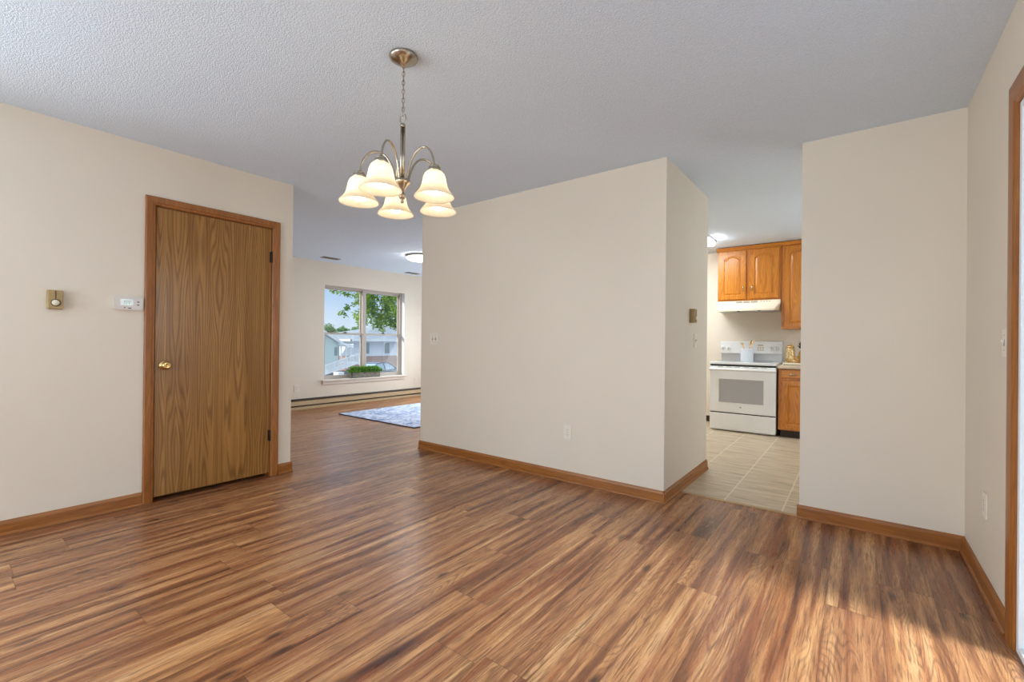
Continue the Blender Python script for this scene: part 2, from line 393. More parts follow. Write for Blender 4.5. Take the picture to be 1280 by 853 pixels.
def shade_mat():
    k = N('alabaster_glass'); o = k.n('ShaderNodeTexCoord').outputs['Object']; col = k.ramp(k.noise(o, 30, 4, .6, 1.), [(.3, (.96, .86, .68, 1)), (.7, (1, .95, .84, 1))])
    d = k.n('ShaderNodeBsdfDiffuse'); t = k.n('ShaderNodeBsdfTranslucent'); k.put(d.inputs[0], col); k.put(t.inputs[0], col)
    g = k.n('ShaderNodeBsdfGlossy'); g.inputs['Roughness'].default_value = .25
    mx = k.n('ShaderNodeMixShader'); mx.inputs[0].default_value = .6; k.t.links.new(d.outputs[0], mx.inputs[1]); k.t.links.new(t.outputs[0], mx.inputs[2])
    m2 = k.n('ShaderNodeMixShader'); m2.inputs[0].default_value = .06; k.t.links.new(mx.outputs[0], m2.inputs[1]); k.t.links.new(g.outputs[0], m2.inputs[2])
    k.t.links.new(m2.outputs[0], k.out.inputs[0]); return k.m
M['shade'] = shade_mat()
M['bulb'] = emit('lit_bulb', (1, .90, .72, 1), 15)
M['diffuser'] = emit('lit_diffuser', (1, .97, .92, 1), 30)
M['fluor'] = emit('lit_fluorescent', (.93, .98, 1, 1), 27)
def glass(name, refl=.06, haze=0.):
    k = N(name); t = k.n('ShaderNodeBsdfTransparent'); g = k.n('ShaderNodeBsdfGlossy'); g.inputs['Roughness'].default_value = .02
    t.inputs[0].default_value = (.97, .985, .98, 1)
    mx = k.n('ShaderNodeMixShader'); mx.inputs[0].default_value = refl; k.t.links.new(t.outputs[0], mx.inputs[1]); k.t.links.new(g.outputs[0], mx.inputs[2])
    last = mx
    if haze:
        d = k.n('ShaderNodeBsdfTranslucent'); d.inputs[0].default_value = (.8, .84, .86, 1)
        m2 = k.n('ShaderNodeMixShader'); m2.inputs[0].default_value = haze; k.t.links.new(mx.outputs[0], m2.inputs[1]); k.t.links.new(d.outputs[0], m2.inputs[2]); last = m2
    k.t.links.new(last.outputs[0], k.out.inputs[0]); return k.m
M['glass'] = glass('clear_glass', .025); M['screen'] = glass('screened_glass', .025, .07)
M['counter'] = plain('speckled_laminate', srgb(206, 188, 166), .35, 0, .5, .12, 160)
M['ceramic'] = plain('white_ceramic', srgb(222, 228, 236), .3, 0, .5, .01)
M['spoon'] = plain('pale_wood', srgb(216, 186, 142), .6, 0, .3, .12, 12)
M['spoon_dark'] = plain('olive_wood', srgb(134, 98, 52), .6, 0, .3, .12, 12)
M['gold'] = plain('gilded_metal', srgb(206, 160, 88), .3, .7, var=.25, scale=60)
M['fruit'] = plain('golden_brown_rind', srgb(196, 142, 74), .45, 0, .5, .3, 45)
M['fruit_pale'] = plain('cream_rind', srgb(226, 200, 150), .45, 0, .5, .25, 45)
M['fruit_red'] = plain('dark_red_rind', srgb(120, 66, 44), .4, 0, .5, .3, 45)
M['dark_leaf'] = leaf_mat('dark_leaves', srgb(38, 40, 28), srgb(78, 76, 54), 30, .1)
def siding(name, col, axis_z=9.0):
    k = N(name); p = k.pos(); f = k.math('FRACT', k.math('MULTIPLY', p[2], 1/.2)); ln = k.maprange(f, .0, .10, .82, 1.)
    return k.bsdf(k.mix(1., col, k.n('ShaderNodeCombineColor').outputs[0] if False else k.ramp(ln, [(0., (0, 0, 0, 1)), (1., (1, 1, 1, 1))]), 'MULTIPLY'), .7, 0, None, .2)
M['siding_w'] = siding('white_siding', srgb(226, 232, 240)); M['siding_g'] = siding('sage_siding', srgb(188, 208, 204))
def brick():
    k = N('red_brick'); p = k.pos(); b = k.n('ShaderNodeTexBrick'); k.put(b.inputs['Vector'], k.vec(p[1], p[2], 0)); b.inputs['Scale'].default_value = 4
    b.inputs['Color1'].default_value = srgb(178, 128, 110); b.inputs['Color2'].default_value = srgb(156, 104, 88); b.inputs['Mortar'].default_value = srgb(196, 182, 168)
    return k.bsdf(b.outputs[0], .9, 0, None, .1)
M['brick'] = brick()
M['roof'] = plain('grey_shingle', srgb(150, 160, 170), .9, 0, .1, .15, 3)
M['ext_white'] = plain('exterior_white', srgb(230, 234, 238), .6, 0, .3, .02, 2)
M['ext_glass'] = plain('exterior_window', srgb(112, 134, 140), .15, 0, .6, .08, 1)
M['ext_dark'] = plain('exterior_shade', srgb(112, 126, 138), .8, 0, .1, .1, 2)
M['asphalt'] = plain('asphalt', srgb(150, 154, 160), .9, 0, .1, .1, 1)
M['car_blue'] = plain('slate_blue_paint', srgb(74, 86, 112), .25, .2, .5, .03)
M['car_pale'] = plain('silver_paint', srgb(206, 212, 220), .25, .2, .5, .03)
M['car_glass'] = plain('sky_lit_glass', srgb(150, 180, 200), .08, 0, .8, .05, 3)  # pale blue sky reflection is put into the base colour
M['tyre'] = plain('tyre_rubber', srgb(30, 30, 32), .8)
M['lens'] = plain('lamp_lens', srgb(220, 220, 214), .15)

# ------------------------------------------------------------------ room shell
XL, YLE, YB, XB1, XB2, YB2 = -3.831, 1.915, 3.179, -3.628, -1.074, 4.293
YD, XD1, XR, XW, H = 3.481, -0.292, 0.475, -7.119, 2.44
D0, D1, DT = 0.968, 1.747, 2.036            # closet door opening on the left wall
P0, P1, PT = 0.56, 2.462, 2.03              # patio door opening on the right side wall
WY0, WY1, WZ0, WZ1 = 4.10, 5.805, 0.452, 2.058  # living room window opening

o = MB().box((-7.32, -2.6, -.2), (.6, 3.497, 0)).box((-7.32, 3.497, -.2), (-3.628, 6.87, 0)).build('floor', M['plank']); struct(o, 'brown wood plank floor running through both rooms', 'floor')
o = MB().box((-3.628, 3.497, -.2), (1.42, 7.08, 0)).build('floor_kitchen', M['tile']); struct(o, 'beige tiled kitchen floor in front of the stove', 'floor')
o = MB().box((-7.325, -12.0, H), (1.45, 7.08, H+.3)).build('ceiling', M['ceiling']); struct(o, 'pale grey popcorn textured ceiling', 'ceiling')  # slab runs on behind the rear wall, added unseen to block the sun
b = MB().box((XL-.12, -.45, 0), (XL, D0-.002, H)).box((XL-.12, -2.6, 0), (XL, -2.45, H)).box((XL-.12, -2.45, 0), (XL, -.45, .5)).box((XL-.12, -2.45, 2.15), (XL, -.45, H)).box((XL-.12, D1+.002, 0), (XL, YLE, H)).box((XL-.12, D0-.002, DT+.002), (XL, D1+.002, H))
o = b.build('wall_left', M['wall']); struct(o, 'cream left wall with the wooden closet door', 'wall')
o = MB().box((-7.0, YLE-.115, 0), (XL-.12, YLE, H)).box((-5.2, -.2, 0), (-5.1, YLE-.115, H)).box((-5.1, -.2, 0), (XL-.12, -.1, H)).build('wall_closet', M['wall']); struct(o, 'cream wall closing the closet behind the wooden door', 'wall')
o = MB().box((XB1, YB, 0), (XB2, YB2, H)).build('wall_center', M['wall']); struct(o, 'cream wall block between living room and kitchen passage', 'wall')
o = MB().box((XB1, YB2, 0), (XB1+.12, 6.75, H)).build('wall_divider', M['wall']); struct(o, 'cream wall behind the central block', 'wall')
o = MB().box((XD1, YD, 0), (1.42, YD+.12, H)).build('wall_right', M['wall']); struct(o, 'cream wall right of the kitchen passage', 'wall')
b = MB().box((XR, P1, 0), (XR+.125, YD, H)).box((XR, -2.6, 0), (XR+.125, P0, H)).box((XR, P0, PT), (XR+.125, P1, H))
o = b.build('wall_side', M['wall']); struct(o, 'cream side wall at far right with the wood cased patio door', 'wall')
b = MB().box((XL-.12, -2.72, 0), (-3.45, -2.6, H)).box((.05, -2.72, 0), (.6, -2.6, H)).box((-3.45, -2.72, 0), (.05, -2.6, .2)).box((-3.45, -2.72, 2.28), (.05, -2.6, H))
o = b.build('wall_back', M['wall']); struct(o, 'cream rear wall behind the viewer', 'wall')
b = MB().box((XW-.2, YLE-.3, 0), (XW, WY0, H)).box((XW-.2, WY1, 0), (XW, 6.87, H)).box((XW-.2, WY0, 0), (XW, WY1, WZ0-.02)).box((XW-.2, WY0, WZ1), (XW, WY1, H))
o = b.build('wall_window', M['wall']); struct(o, 'cream far wall of the living room around the window', 'wall')
b = MB().box((XW, 6.75, 0), (-6.65, 6.87, H)).box((-3.95, 6.75, 0), (-3.5, 6.87, H)).box((-6.65, 6.75, 2.2), (-3.95, 6.87, H))
o = b.build('wall_living', M['wall']); struct(o, 'cream end wall of the living room', 'wall')
o = MB().box((-3.5, 6.96, 0), (1.42, 7.08, H)).build('wall_kitchen', M['wall']); struct(o, 'beige kitchen wall behind the stove', 'wall')
o = MB().box((1.3, YD+.12, 0), (1.42, 4.7, H)).box((1.3, 5.9, 0), (1.42, 6.96, H)).box((1.3, 4.7, 0), (1.42, 5.9, 1.0)).box((1.3, 4.7, 2.1), (1.42, 5.9, H)).build('wall_kitchen_end', M['wall']); struct(o, 'beige end wall of the kitchen', 'wall')

# baseboards: wood board with an eased top and a quarter-round shoe
BH, BT = .083, .013
def base_profile(): return [(0, 0), (.022, 0), (.022, .006), (.019, .012), (BT, .017), (BT, BH-.018), (BT-.003, BH-.010), (.005, BH), (0, BH)]
def base_run(b, axis, fixed, sgn, a0, a1):
    """board against a wall plane; axis = direction of the run; sgn = side of the room"""
    pr = base_profile()
    if axis == 'Y': b.prism([(fixed+sgn*u, v) for u, v in pr], 'Y', a0, a1)
    else: b.prism([(fixed+sgn*u, v) for u, v in pr], 'X', a0, a1)
b = MB(); base_run(b, 'Y', XL, 1, -2.6, D0-.06); o = b.build('baseboard_left', M['trim_y']); struct(o, 'oak baseboard left of the closet door', 'baseboard')
b = MB(); base_run(b, 'Y', XL, 1, D1+.06, YLE+.012); o = b.build('baseboard_left_end', M['trim_y']); struct(o, 'short oak baseboard right of the closet door', 'baseboard')
b = MB(); base_run(b, 'X', YB, -1, XB1-.012, XB2+.0218); o = b.build('baseboard_center', M['trim_x']); struct(o, 'long oak baseboard under the central wall', 'baseboard')
b = MB(); base_run(b, 'Y', XB2, 1, YB-.0215, YB2+.01); o = b.build('baseboard_passage', M['trim_y']); struct(o, 'oak baseboard along the passage side of the central wall', 'baseboard')
b = MB(); base_run(b, 'X', YD, -1, XD1-.013, XR); o = b.build('baseboard_right', M['trim_x']); struct(o, 'oak baseboard under the wall right of the passage', 'baseboard')
b = MB(); base_run(b, 'Y', XR, -1, P1+.09, YD); o = b.build('baseboard_side', M['trim_y']); struct(o, 'oak baseboard running from the corner to the patio door', 'baseboard')
b = MB(); base_run(b, 'X', 6.96, -1, -3.5, -1.57); o = b.build('baseboard_kitchen', M['bronze']); struct(o, 'dark baseboard on the kitchen wall left of the stove', 'baseboard')
o = MB().prism([(3.482, .0005), (3.486, .006), (3.497, .008), (3.508, .006), (3.512, .0005)], 'X', XB2+.014, XD1-.004).build('trim_1', plain('threshold_strip', srgb(170, 138, 98), .4, .2)); struct(o, 'tan threshold strip between plank floor and kitchen tile', 'threshold')

# door casings
def casing(name, xf, sgn, y0, y1, zt, w=.058, label=''):
    """moulded casing round an opening in a wall of constant x; outer profile stepped"""
    prof = [(0, .006), (.004, .010), (.012, .011), (.020, .016), (.040, .018), (.052, .019), (w, .015)]
    b = MB()
    def ring(e, h):   # inverted U path at offset e outward
        return [Vector((xf+sgn*h, y0-e, 0)), Vector((xf+sgn*h, y0-e, zt+e)), Vector((xf+sgn*h, y1+e, zt+e)), Vector((xf+sgn*h, y1+e, 0))]
    rr = [ring(0, 0)]+[ring(e_, h_) for e_, h_ in prof]+[ring(w, 0)]
    rv = [[b.bm.verts.new(p) for p in r] for r in rr]
    for A, B in zip(rv, rv[1:]):
        for i in range(3): b.bm.faces.new((A[i], A[i+1], B[i+1], B[i]))
    for i in (0, 3): b.bm.faces.new([r[i] for r in rv])
    o_ = b.build(name, M['trim_v']); return struct(o_, label, 'trim')
casing('trim_2', XL, 1, D0, D1, DT, .058, 'dark oak casing round the closet door')
casing('trim_3', XR, -1, P0, P1-.0, PT, .088, 'oak casing round the patio door at far right')

# closet door
d1 = bpy.data.objects.new('door_1', None); COL.objects.link(d1); d1.location = (XL, (D0+D1)/2, 0); d1['_w'] = tuple(d1.location); struct(d1, 'wood veneer flush closet door with brass knob on the left wall', 'door')
MB().box((XL-.045, D0+.006, .028), (XL-.006, D1-.005, DT-.006), .002).build('slab', M['veneer'], d1)
jb = MB().box((XL-.118, D0-.001, 0), (XL-.002, D0+.003, DT)).box((XL-.118, D1-.003, 0), (XL-.002, D1+.001, DT)).box((XL-.118, D0, DT-.003), (XL-.002, D1, DT+.001))
jb.box((XL-.08, D0+.003, 0), (XL-.05, D0+.014, DT)).box((XL-.08, D1-.014, 0), (XL-.05, D1-.003, DT)).build('jamb', M['trim_v'], d1)
kn = MB().lathe([(0, -.006), (.032, -.006), (.033, .001), (.029, .006), (.013, .008), (.011, .026), (.014, .032), (.026, .038), (.0285, .048), (.026, .058), (.016, .064), (.012, .0625), (.004, .0605), (0, .060)], (XL-.002, 1.027, .936), 28, 'X').build('door_knob', M['brass'], d1)
for z in (1.80, .335):
    MB().lathe([(.0, -.045), (.007, -.045), (.007, .045), (.0, .045)], (XL+.003, D1-.004, z), 12).box((XL-.012, D1-.018, z-.044), (XL-.003, D1-.004, z+.044)).build('hinge', M['bronze'], d1)

# patio door in the side wall: white frame, two glazed panels
d2 = bpy.data.objects.new('door_2', None); COL.objects.link(d2); d2.location = (XR+.07, (P0+P1)/2, 0); d2['_w'] = tuple(d2.location); struct(d2, 'white framed patio door at the right edge', 'door')
MB().box((XR-.002, P1-.03, .0), (XR+.12, P1-.001, PT-.001), .004).box((XR-.002, P0+.001, 0), (XR+.12, P0+.03, PT-.001), .004).box((XR-.002, P0+.03, PT-.03), (XR+.12, P1-.03, PT-.001), .004).box((XR-.002, P0+.03, .001), (XR+.12, P1-.03, .03), .004).build('frame', M['ext_white'], d2)
for y0, y1, x0 in ((P0+.03, (P0+P1)/2+.03, XR+.03), ((P0+P1)/2-.03, P1-.03, XR+.07)):
    MB().box((x0, y0, .03), (x0+.035, y0+.06, PT-.03)).box((x0, y1-.06, .03), (x0+.035, y1, PT-.03)).box((x0, y0+.06, .03), (x0+.035, y1-.06, .12)).box((x0, y0+.06, PT-.1), (x0+.035, y1-.06, PT-.03)).build('sash', M['ext_white'], d2)
    MB().box((x0+.014, y0+.06, .12), (x0+.02, y1-.06, PT-.1)).build('pane', M['glass'], d2)

# unseen windows added so the fill lights outside have openings to shine through
def simple_window(name, a, b_, label, turn=False):
    o_ = bpy.data.objects.new(name, None); COL.objects.link(o_); o_.location = ((a[0]+b_[0])/2, a[1], a[2]); o_['_w'] = tuple(o_.location); struct(o_, label, 'window')
    y0, y1 = a[1], a[1]+.06; f = MB(); w = .06
    f.box((a[0], y0, a[2]), (a[0]+w, y1, b_[2])).box((b_[0]-w, y0, a[2]), (b_[0], y1, b_[2])).box((a[0]+w, y0, a[2]), (b_[0]-w, y1, a[2]+w)).box((a[0]+w, y0, b_[2]-w), (b_[0]-w, y1, b_[2]))
    m = (a[0]+b_[0])/2; f.box((m-.04, y0, a[2]+w), (m+.04, y1, b_[2]-w)).build('window_frame', M['ext_white'], o_)
    for x0, x1 in ((a[0]+w, m-.04), (m+.04, b_[0]-w)): MB().box((x0, y0+.02, a[2]+w), (x1, y0+.026, b_[2]-w)).build('pane', M['glass'], o_)
    if turn: o_.location = (a[1], (a[0]+b_[0])/2, a[2]); o_.rotation_euler = (0, 0, PI/2)
simple_window('added_window_2', (-3.45, -2.69, .2), (.05, -2.69, 2.28), 'wide unseen rear window added for fill light behind the viewer')
simple_window('added_window_4', (-2.45, XL-.09, .5), (-.45, XL-.09, 2.15), 'unseen left window added for fill light behind the viewer', True)
simple_window('added_window_5', (4.7, 1.33, 1.0), (5.9, 1.33, 2.1), 'added kitchen window for fill light, hidden behind the right wall', True)
simple_window('added_window_3', (-6.65, 6.78, .0), (-3.95, 6.78, 2.2), 'added full height side window letting unseen fill light into the living room')

# living room window: twin single-hung units in a plastered recess
w1 = bpy.data.objects.new('window_1', None); COL.objects.link(w1); w1.location = (XW-.1, 4.95, WZ0); w1['_w'] = tuple(w1.location); struct(w1, 'twin taupe sash window in the living room wall', 'window')
xa, xb = -7.27, -7.205       # frame depth
b = MB().box((xa, WY0, WZ0), (xb, 4.152, WZ1)).box((xa, 5.745, WZ0), (xb, WY1, WZ1)).box((xa, 4.152, 2.028), (xb, 5.745, WZ1)).box((xa, 4.152, WZ0), (xb, 5.745, WZ0+.03))
b.box((xa, 4.895, WZ0+.03), (xb+.012, 4.968, 2.028)).build('window_frame', M['vinyl'], w1)
for y0, y1 in ((4.152, 4.895), (4.968, 5.745)):
    f = MB(); xs0, xs1 = -7.262, -7.238     # upper sash, set back
    f.box((xs0, y0, 1.225), (xs1, y0+.024, 2.028)).box((xs0, y1-.024, 1.225), (xs1, y1, 2.028)).box((xs0, y0+.024, 2.0), (xs1, y1-.024, 2.028)).box((xs0, y0+.024, 1.225), (xs1, y1-.024, 1.252))
    us = f.build('upper_sash', M['vinyl'], w1)
    MB().box((-7.252, y0+.022, 1.25), (-7.248, y1-.022, 2.002)).build('pane', M['glass'], us)
    f = MB(); xs0, xs1 = -7.234, -7.21
    f.box((xs0, y0, WZ0+.03), (xs1, y0+.026, 1.255)).box((xs0, y1-.026, WZ0+.03), (xs1, y1, 1.255)).box((xs0, y0+.026, WZ0+.03), (xs1, y1-.026, WZ0+.062)).box((xs0, y0+.026, 1.222), (xs1, y1-.026, 1.255))
    ls = f.build('lower_sash', M['vinyl'], w1)
    MB().box((-7.224, y0+.024, WZ0+.06), (-7.22, y1-.024, 1.224)).build('pane', M['screen'], ls)
    m = (y0+y1)/2 + (.03 if y0 < 4.5 else 0)
    MB().box((xs1-.004, m-.035, 1.253), (xs1+.012, m+.035, 1.266), .003).lathe([(0, 1.264), (.011, 1.264), (.011, 1.274), (0, 1.276)], (xs1+.002, m, 0), 10).build('sash_lock', M['bronze'], ls)
MB().box((xb+.001, WY1-.008, WZ0+.001), (XW-.001, WY1-.0005, WZ1-.001)).box((xb+.001, WY0+.0005, WZ0+.001), (XW-.001, WY0+.008, WZ1-.001)).build('added_white_liner', M['ext_white'], w1)  # white liner added so the reveals look brightly sunlit
MB().box((xa+.02, WY0-.0, WZ0-.022), (XW, WY1, WZ0-.001)).box((XW-.001, WY0-.035, WZ0-.022), (XW+.045, WY1+.03, WZ0), .005).build('window_sill', M['sill'], w1)
MB().box((XW+.001, WY0-.02, WZ0-.078), (XW+.016, WY1+.015, WZ0-.022), .003).build('apron', M['sill'], w1)

# ------------------------------------------------------------------ chandelier
CX, CY = -1.675, 1.343
ch = thing('chandelier', 'nickel chandelier with five lit glass bell shades hanging from the ceiling', 'chandelier', (CX, CY, H))
MB().lathe([(0, 2.439), (.064, 2.439), (.066, 2.433), (.062, 2.425), (.046, 2.414), (.026, 2.404), (.012, 2.398), (.008, 2.388), (.0, 2.386)], (CX, CY, 0), 36).build('canopy', M['nickel'], ch)
b = MB(); z = 2.378; i = 0
while z > 2.185:
    a = 0.6 + (i % 2)*PI/2
    b.torus((CX, CY, z), .0065, .0017, (math.cos(a), math.sin(a), 0), 14, 6, 1.9, (0, 0, 1)); z -= .0205; i += 1
b.tube(smooth_path([(CX+.003, CY, 2.39), (CX-.006, CY+.004, 2.34), (CX+.006, CY-.004, 2.28), (CX-.005, CY+.003, 2.22), (CX, CY, 2.15)], 5), .0018, 6)
b.build('chain', M['nickel'], ch)
MB().torus((CX, CY, 2.150), .017, .0026, (FWH.x*.8+RTH.x*.4, FWH.y*.8+RTH.y*.4, 0), 22, 8, 1.3, (0, 0, 1)).build('loop', M['nickel'], ch)
b = MB()
for kk in range(3):
    a = kk*2*PI/3+.4
    b.tube([(CX+.0062*math.cos(a), CY+.0062*math.sin(a), 2.122), (CX+.0062*math.cos(a), CY+.0062*math.sin(a), 1.862)], .006, 12)
b.lathe([(0, 2.13), (.006, 2.129), (.011, 2.122), (.012, 2.112), (.0, 2.11)], (CX, CY, 0), 16)
b.build('stem', M['nickel'], ch)
MB().lathe([(0, 1.872), (.02, 1.872), (.034, 1.866), (.037, 1.858), (.034, 1.85), (.026, 1.842), (.02, 1.832), (.012, 1.822), (.009, 1.812), (.0, 1.81)], (CX, CY, 0), 28).build('hub', M['nickel'], ch)
MB().lathe([(0, 1.812), (.008, 1.81), (.015, 1.80), (.017, 1.79), (.012, 1.78), (.006, 1.775), (.009, 1.769), (.008, 1.762), (0, 1.758)], (CX, CY, 0), 20).build('finial', M['nickel'], ch)
AR = .194
CF = Vector((CX, CY, 0)).normalized(); CR = Vector((CF.y, -CF.x, 0))
for deg in (45, 117, 189, 261, 333):
    a = math.radians(deg); dr = CR*math.cos(a) - CF*math.sin(a)
    base = Vector((CX, CY, 0))
    pts = [base+dr*r+Vector((0, 0, z)) for r, z in ((.028, 1.855), (.034, 1.885), (.052, 1.938), (.082, 1.978), (.118, 1.993), (.150, 1.984), (.176, 1.952), (.188, 1.918), (.19, 1.890))]
    arm = MB().tube(smooth_path(pts, 6), .0048, 10).build('arm', M['nickel'], ch)
    cpos = base+dr*AR
    MB().lathe([(0, 1.903), (.007, 1.902), (.012, 1.896), (.022, 1.894), (.024, 1.889), (.021, 1.886), (.027, 1.884), (.029, 1.872), (.026, 1.868), (.0, 1.867)], cpos, 24).build('socket_cup', M['nickel'], arm)
    zr = 1.757
    out = [(.024, .112), (.034, .110), (.043, .101), (.049, .086), (.053, .066), (.057, .048), (.064, .032), (.075, .017), (.085, .006), (.089, .000)]
    inn = [(r-.003, z-.001) for r, z in out[::-1]]
    pr = [(r, zr+z) for r, z in out]+[(.0885, zr-.002)]+[(r, zr+z) for r, z in inn]
    MB().lathe(pr+[pr[0]], cpos, 36).build('glass_shade', M['shade'], arm)
    MB().lathe([(0, zr+.11), (.013, zr+.108), (.014, zr+.082), (.022, zr+.066), (.029, zr+.045), (.029, zr+.03), (.022, zr+.014), (.01, zr+.007), (0, zr+.006)], cpos, 20).build('bulb', M['bulb'], arm)

# ------------------------------------------------------------------ wall devices (built facing +X, then turned)
def face_x(root_rot, o): o.rotation_euler = (0, 0, root_rot)
def device(name, label, cat, loc, rot, group=None):
    o_ = thing(name, label, cat, (0, 0, 0), group); return o_, loc, rot
def place(d):
    o_, loc, rot = d; o_.location = loc; o_.rotation_euler = (0, 0, rot); return o_
def outlet(label, loc, rot):
    d = device('wall_outlet', label, 'outlet', loc, rot); r = d[0]
    MB().box((0, -.036, -.058), (.006, .036, .058), .003).build('cover_plate', M['plate'], r)
    for z in (.0195, -.0195):
        f = MB().prism([(y*1., zz+z) for y, zz in [(.0165*math.cos(t)*1.0, max(-.0135, min(.0135, .0175*math.sin(t)))) for t in [2*PI*i/20 for i in range(20)]]], 'X', .0055, .0075).build('socket', M['plate'], r)
        MB().box((.0072, -.008, z-.003), (.0078, -.0055, z+.006)).box((.0072, .0055, z-.003), (.0078, .008, z+.006)).box((.0072, -.002, z-.0105), (.0078, .002, z-.0065)).build('slots', M['slot'], f)
    MB().lathe([(0, .0055), (.003, .0055), (.003, .0068), (0, .007)], (0, 0, 0), 10, 'X').build('screw', M['slot'], r)
    return place(d)
def switch(label, loc, rot, gang=1):
    d = device('light_switch', label, 'light switch', loc, rot); r = d[0]; w = .036 + (gang-1)*.023
    MB().box((0, -w, -.058), (.006, w, .058), .003).build('cover_plate', M['plate'], r)
    for g in range(gang):
        y = (g-(gang-1)/2)*.046
        MB().box((.0055, y-.006, -.013), (.0068, y+.006, .013)).build('toggle_slot', M['slot'], r)
        MB().prism([(-.0025+y, -.0), (.0025+y, 0), (.0025+y, .012), (-.0025+y, .012)], 'X', .006, .016).build('toggle', M['plate'], r)
        for z in (.03, -.03): MB().lathe([(0, .0055), (.0028, .0055), (.0028, .0066), (0, .0068)], (0, y, z), 10, 'X').build('screw', M['slot'], r)
    return place(d)
outlet('duplex outlet low on the central wall, near its right end', (-1.854, YB, .398), -PI/2)
outlet('duplex outlet on the far wall left of the window, above the heater', (XW, 3.643, .344), 0)
outlet('duplex outlet on the far wall right of the window, above the heater', (XW, 6.10, .33), 0)
outlet('paint-covered outlet low on the right side wall near the corner', (XR, 2.975, .395), PI)
switch('two-gang light switch on the left end of the central wall', (-3.432, YB, 1.147), -PI/2, 2)
switch('light switch on the passage wall below the tan thermostat', (XB2, 3.915, 1.148), 0)
switch('light switch on the right side wall beside the patio door casing', (XR, 2.64, 1.14), PI)
def dial_stat(label, loc, rot):
    d = device('dial_thermostat', label, 'thermostat', loc, rot); r = d[0]
    MB().box((0, -.034, -.057), (.010, .034, .057), .003).build('back_plate', M['tan'], r)
    MB().box((.009, -.033, -.056), (.040, .033, .056), .004, 3).build('cover', M['tan'], r)
    MB().box((.0395, -.0028, .004), (.0408, .0028, .053)).build('scale_slot', M['tan_dark'], r)
    MB().lathe([(0, .038), (.0225, .038), (.0225, .0412), (.019, .0414), (0, .0414)], (0, .001, -.019), 24, 'X').build('dial_well', M['tan_dark'], r)
    MB().lathe([(0, .041), (.0165, .041), (.0165, .047), (.0145, .0495), (0, .0500)], (0, -.001, -.019), 24, 'X').build('dial', M['cream'], r)
    return place(d)
dial_stat('tan box thermostat with white dial, left of the closet door', (XL, .4815, 1.348), 0)
dial_stat('tan box thermostat on the passage wall above a light switch', (XB2, 3.79, 1.349), 0)
d = device('digital_thermostat', 'pale digital thermostat with a green screen beside the closet door casing', 'thermostat', (XL, .823, 1.352), 0); r = d[0]
pts = []
for sx, sy in ((1, 1), (-1, 1), (-1, -1), (1, -1)):
    for i in range(7):
        t = (i/6)*PI/2 + {(1, 1): 0, (-1, 1): PI/2, (-1, -1): PI, (1, -1): 3*PI/2}[(sx, sy)]
        pts.append((sx*.058+.020*math.cos(t), sy*.026+.020*math.sin(t)))
MB().prism([(y, z) for y, z in pts], 'X', 0, .018).prism([(y*.96, z*.93) for y, z in pts], 'X', .018, .025).build('body', M['tstat'], r)
MB().box((.0245, -.040, -.016), (.0258, .026, .026), .001).build('bezel', M['steel_grey'], r)
l = MB().box((.0255, -.036, -.012), (.0264, .022, .022)).build('screen', M['lcd'], r)
b = MB()
for y, z, w, h in ((-.018, .013, .014, .003), (.004, .013, .02, .003), (-.022, .004, .003, .012), (-.012, .004, .003, .012), (-.002, .006, .012, .002), (.004, .0, .003, .012), (-.017, -.003, .01, .002)): b.box((.0262, y-w/2, z-h/2), (.0266, y+w/2, z+h/2))
b.build('digits', M['lcd_mark'], l)
for y, z, w in ((.050, .011, .006), (.050, -.009, .006), (-.020, -.030, .004), (.006, -.032, .008)): MB().box((.0248, y-w, z-.004), (.0268, y+w, z+.004), .0018).build('button', M['slot'], r)
place(d)

# ------------------------------------------------------------------ living room furniture
bh = thing('baseboard_heater', 'long beige baseboard heater under the living room window', 'heater', (XW, 4.9, 0))
y0, y1 = 2.3, 6.6
MB().box((XW, y0, .02), (XW+.012, y1, .168)).build('back_panel', M['heater'], bh)
MB().prism([(XW+.012, .172), (XW, .172), (XW, .165), (XW+.05, .150), (XW+.062, .146), (XW+.062, .150), (XW+.05, .157)], 'Y', y0, y1).build('top_hood', M['bronze'], bh)
MB().prism([(XW+.058, .070), (XW+.066, .072), (XW+.066, .136), (XW+.058, .140), (XW+.055, .137), (XW+.061, .132), (XW+.061, .076), (XW+.055, .074)], 'Y', y0, y1).build('front_panel', M['heater'], bh)
MB().box((XW+.012, y0, .055), (XW+.045, y1, .125)).build('fins', M['dark'], bh)
MB().prism([(XW+.012, .0), (XW+.062, .0), (XW+.066, .012), (XW+.066, .042), (XW+.058, .046), (XW+.012, .02)], 'Y', y0, y1).build('bottom_lip', M['heater'], bh)
for ya in (y0-.06, y1): MB().box((XW, ya, .0), (XW+.069, ya+.06, .172), .004).build('end_cap', M['heater'], bh)

rg = thing('area_rug', 'pale blue and grey patterned rug on the living room floor', 'rug', (-5.36, 5.05, 0))
MB().box((-6.225, 3.85, .0), (-4.515, 6.25, .012), .003).build('pile', M['rug'], rg)
b = MB()
for a_, c_ in (((-6.232, 3.842, 0), (-4.508, 3.851, .0125)), ((-6.232, 6.249, 0), (-4.508, 6.258, .0125)), ((-6.232, 3.842, 0), (-6.224, 6.258, .0125)), ((-4.516, 3.842, 0), (-4.508, 6.258, .0125))): b.box(a_, c_, .002)
b.build('binding', M['rug_edge'], rg)

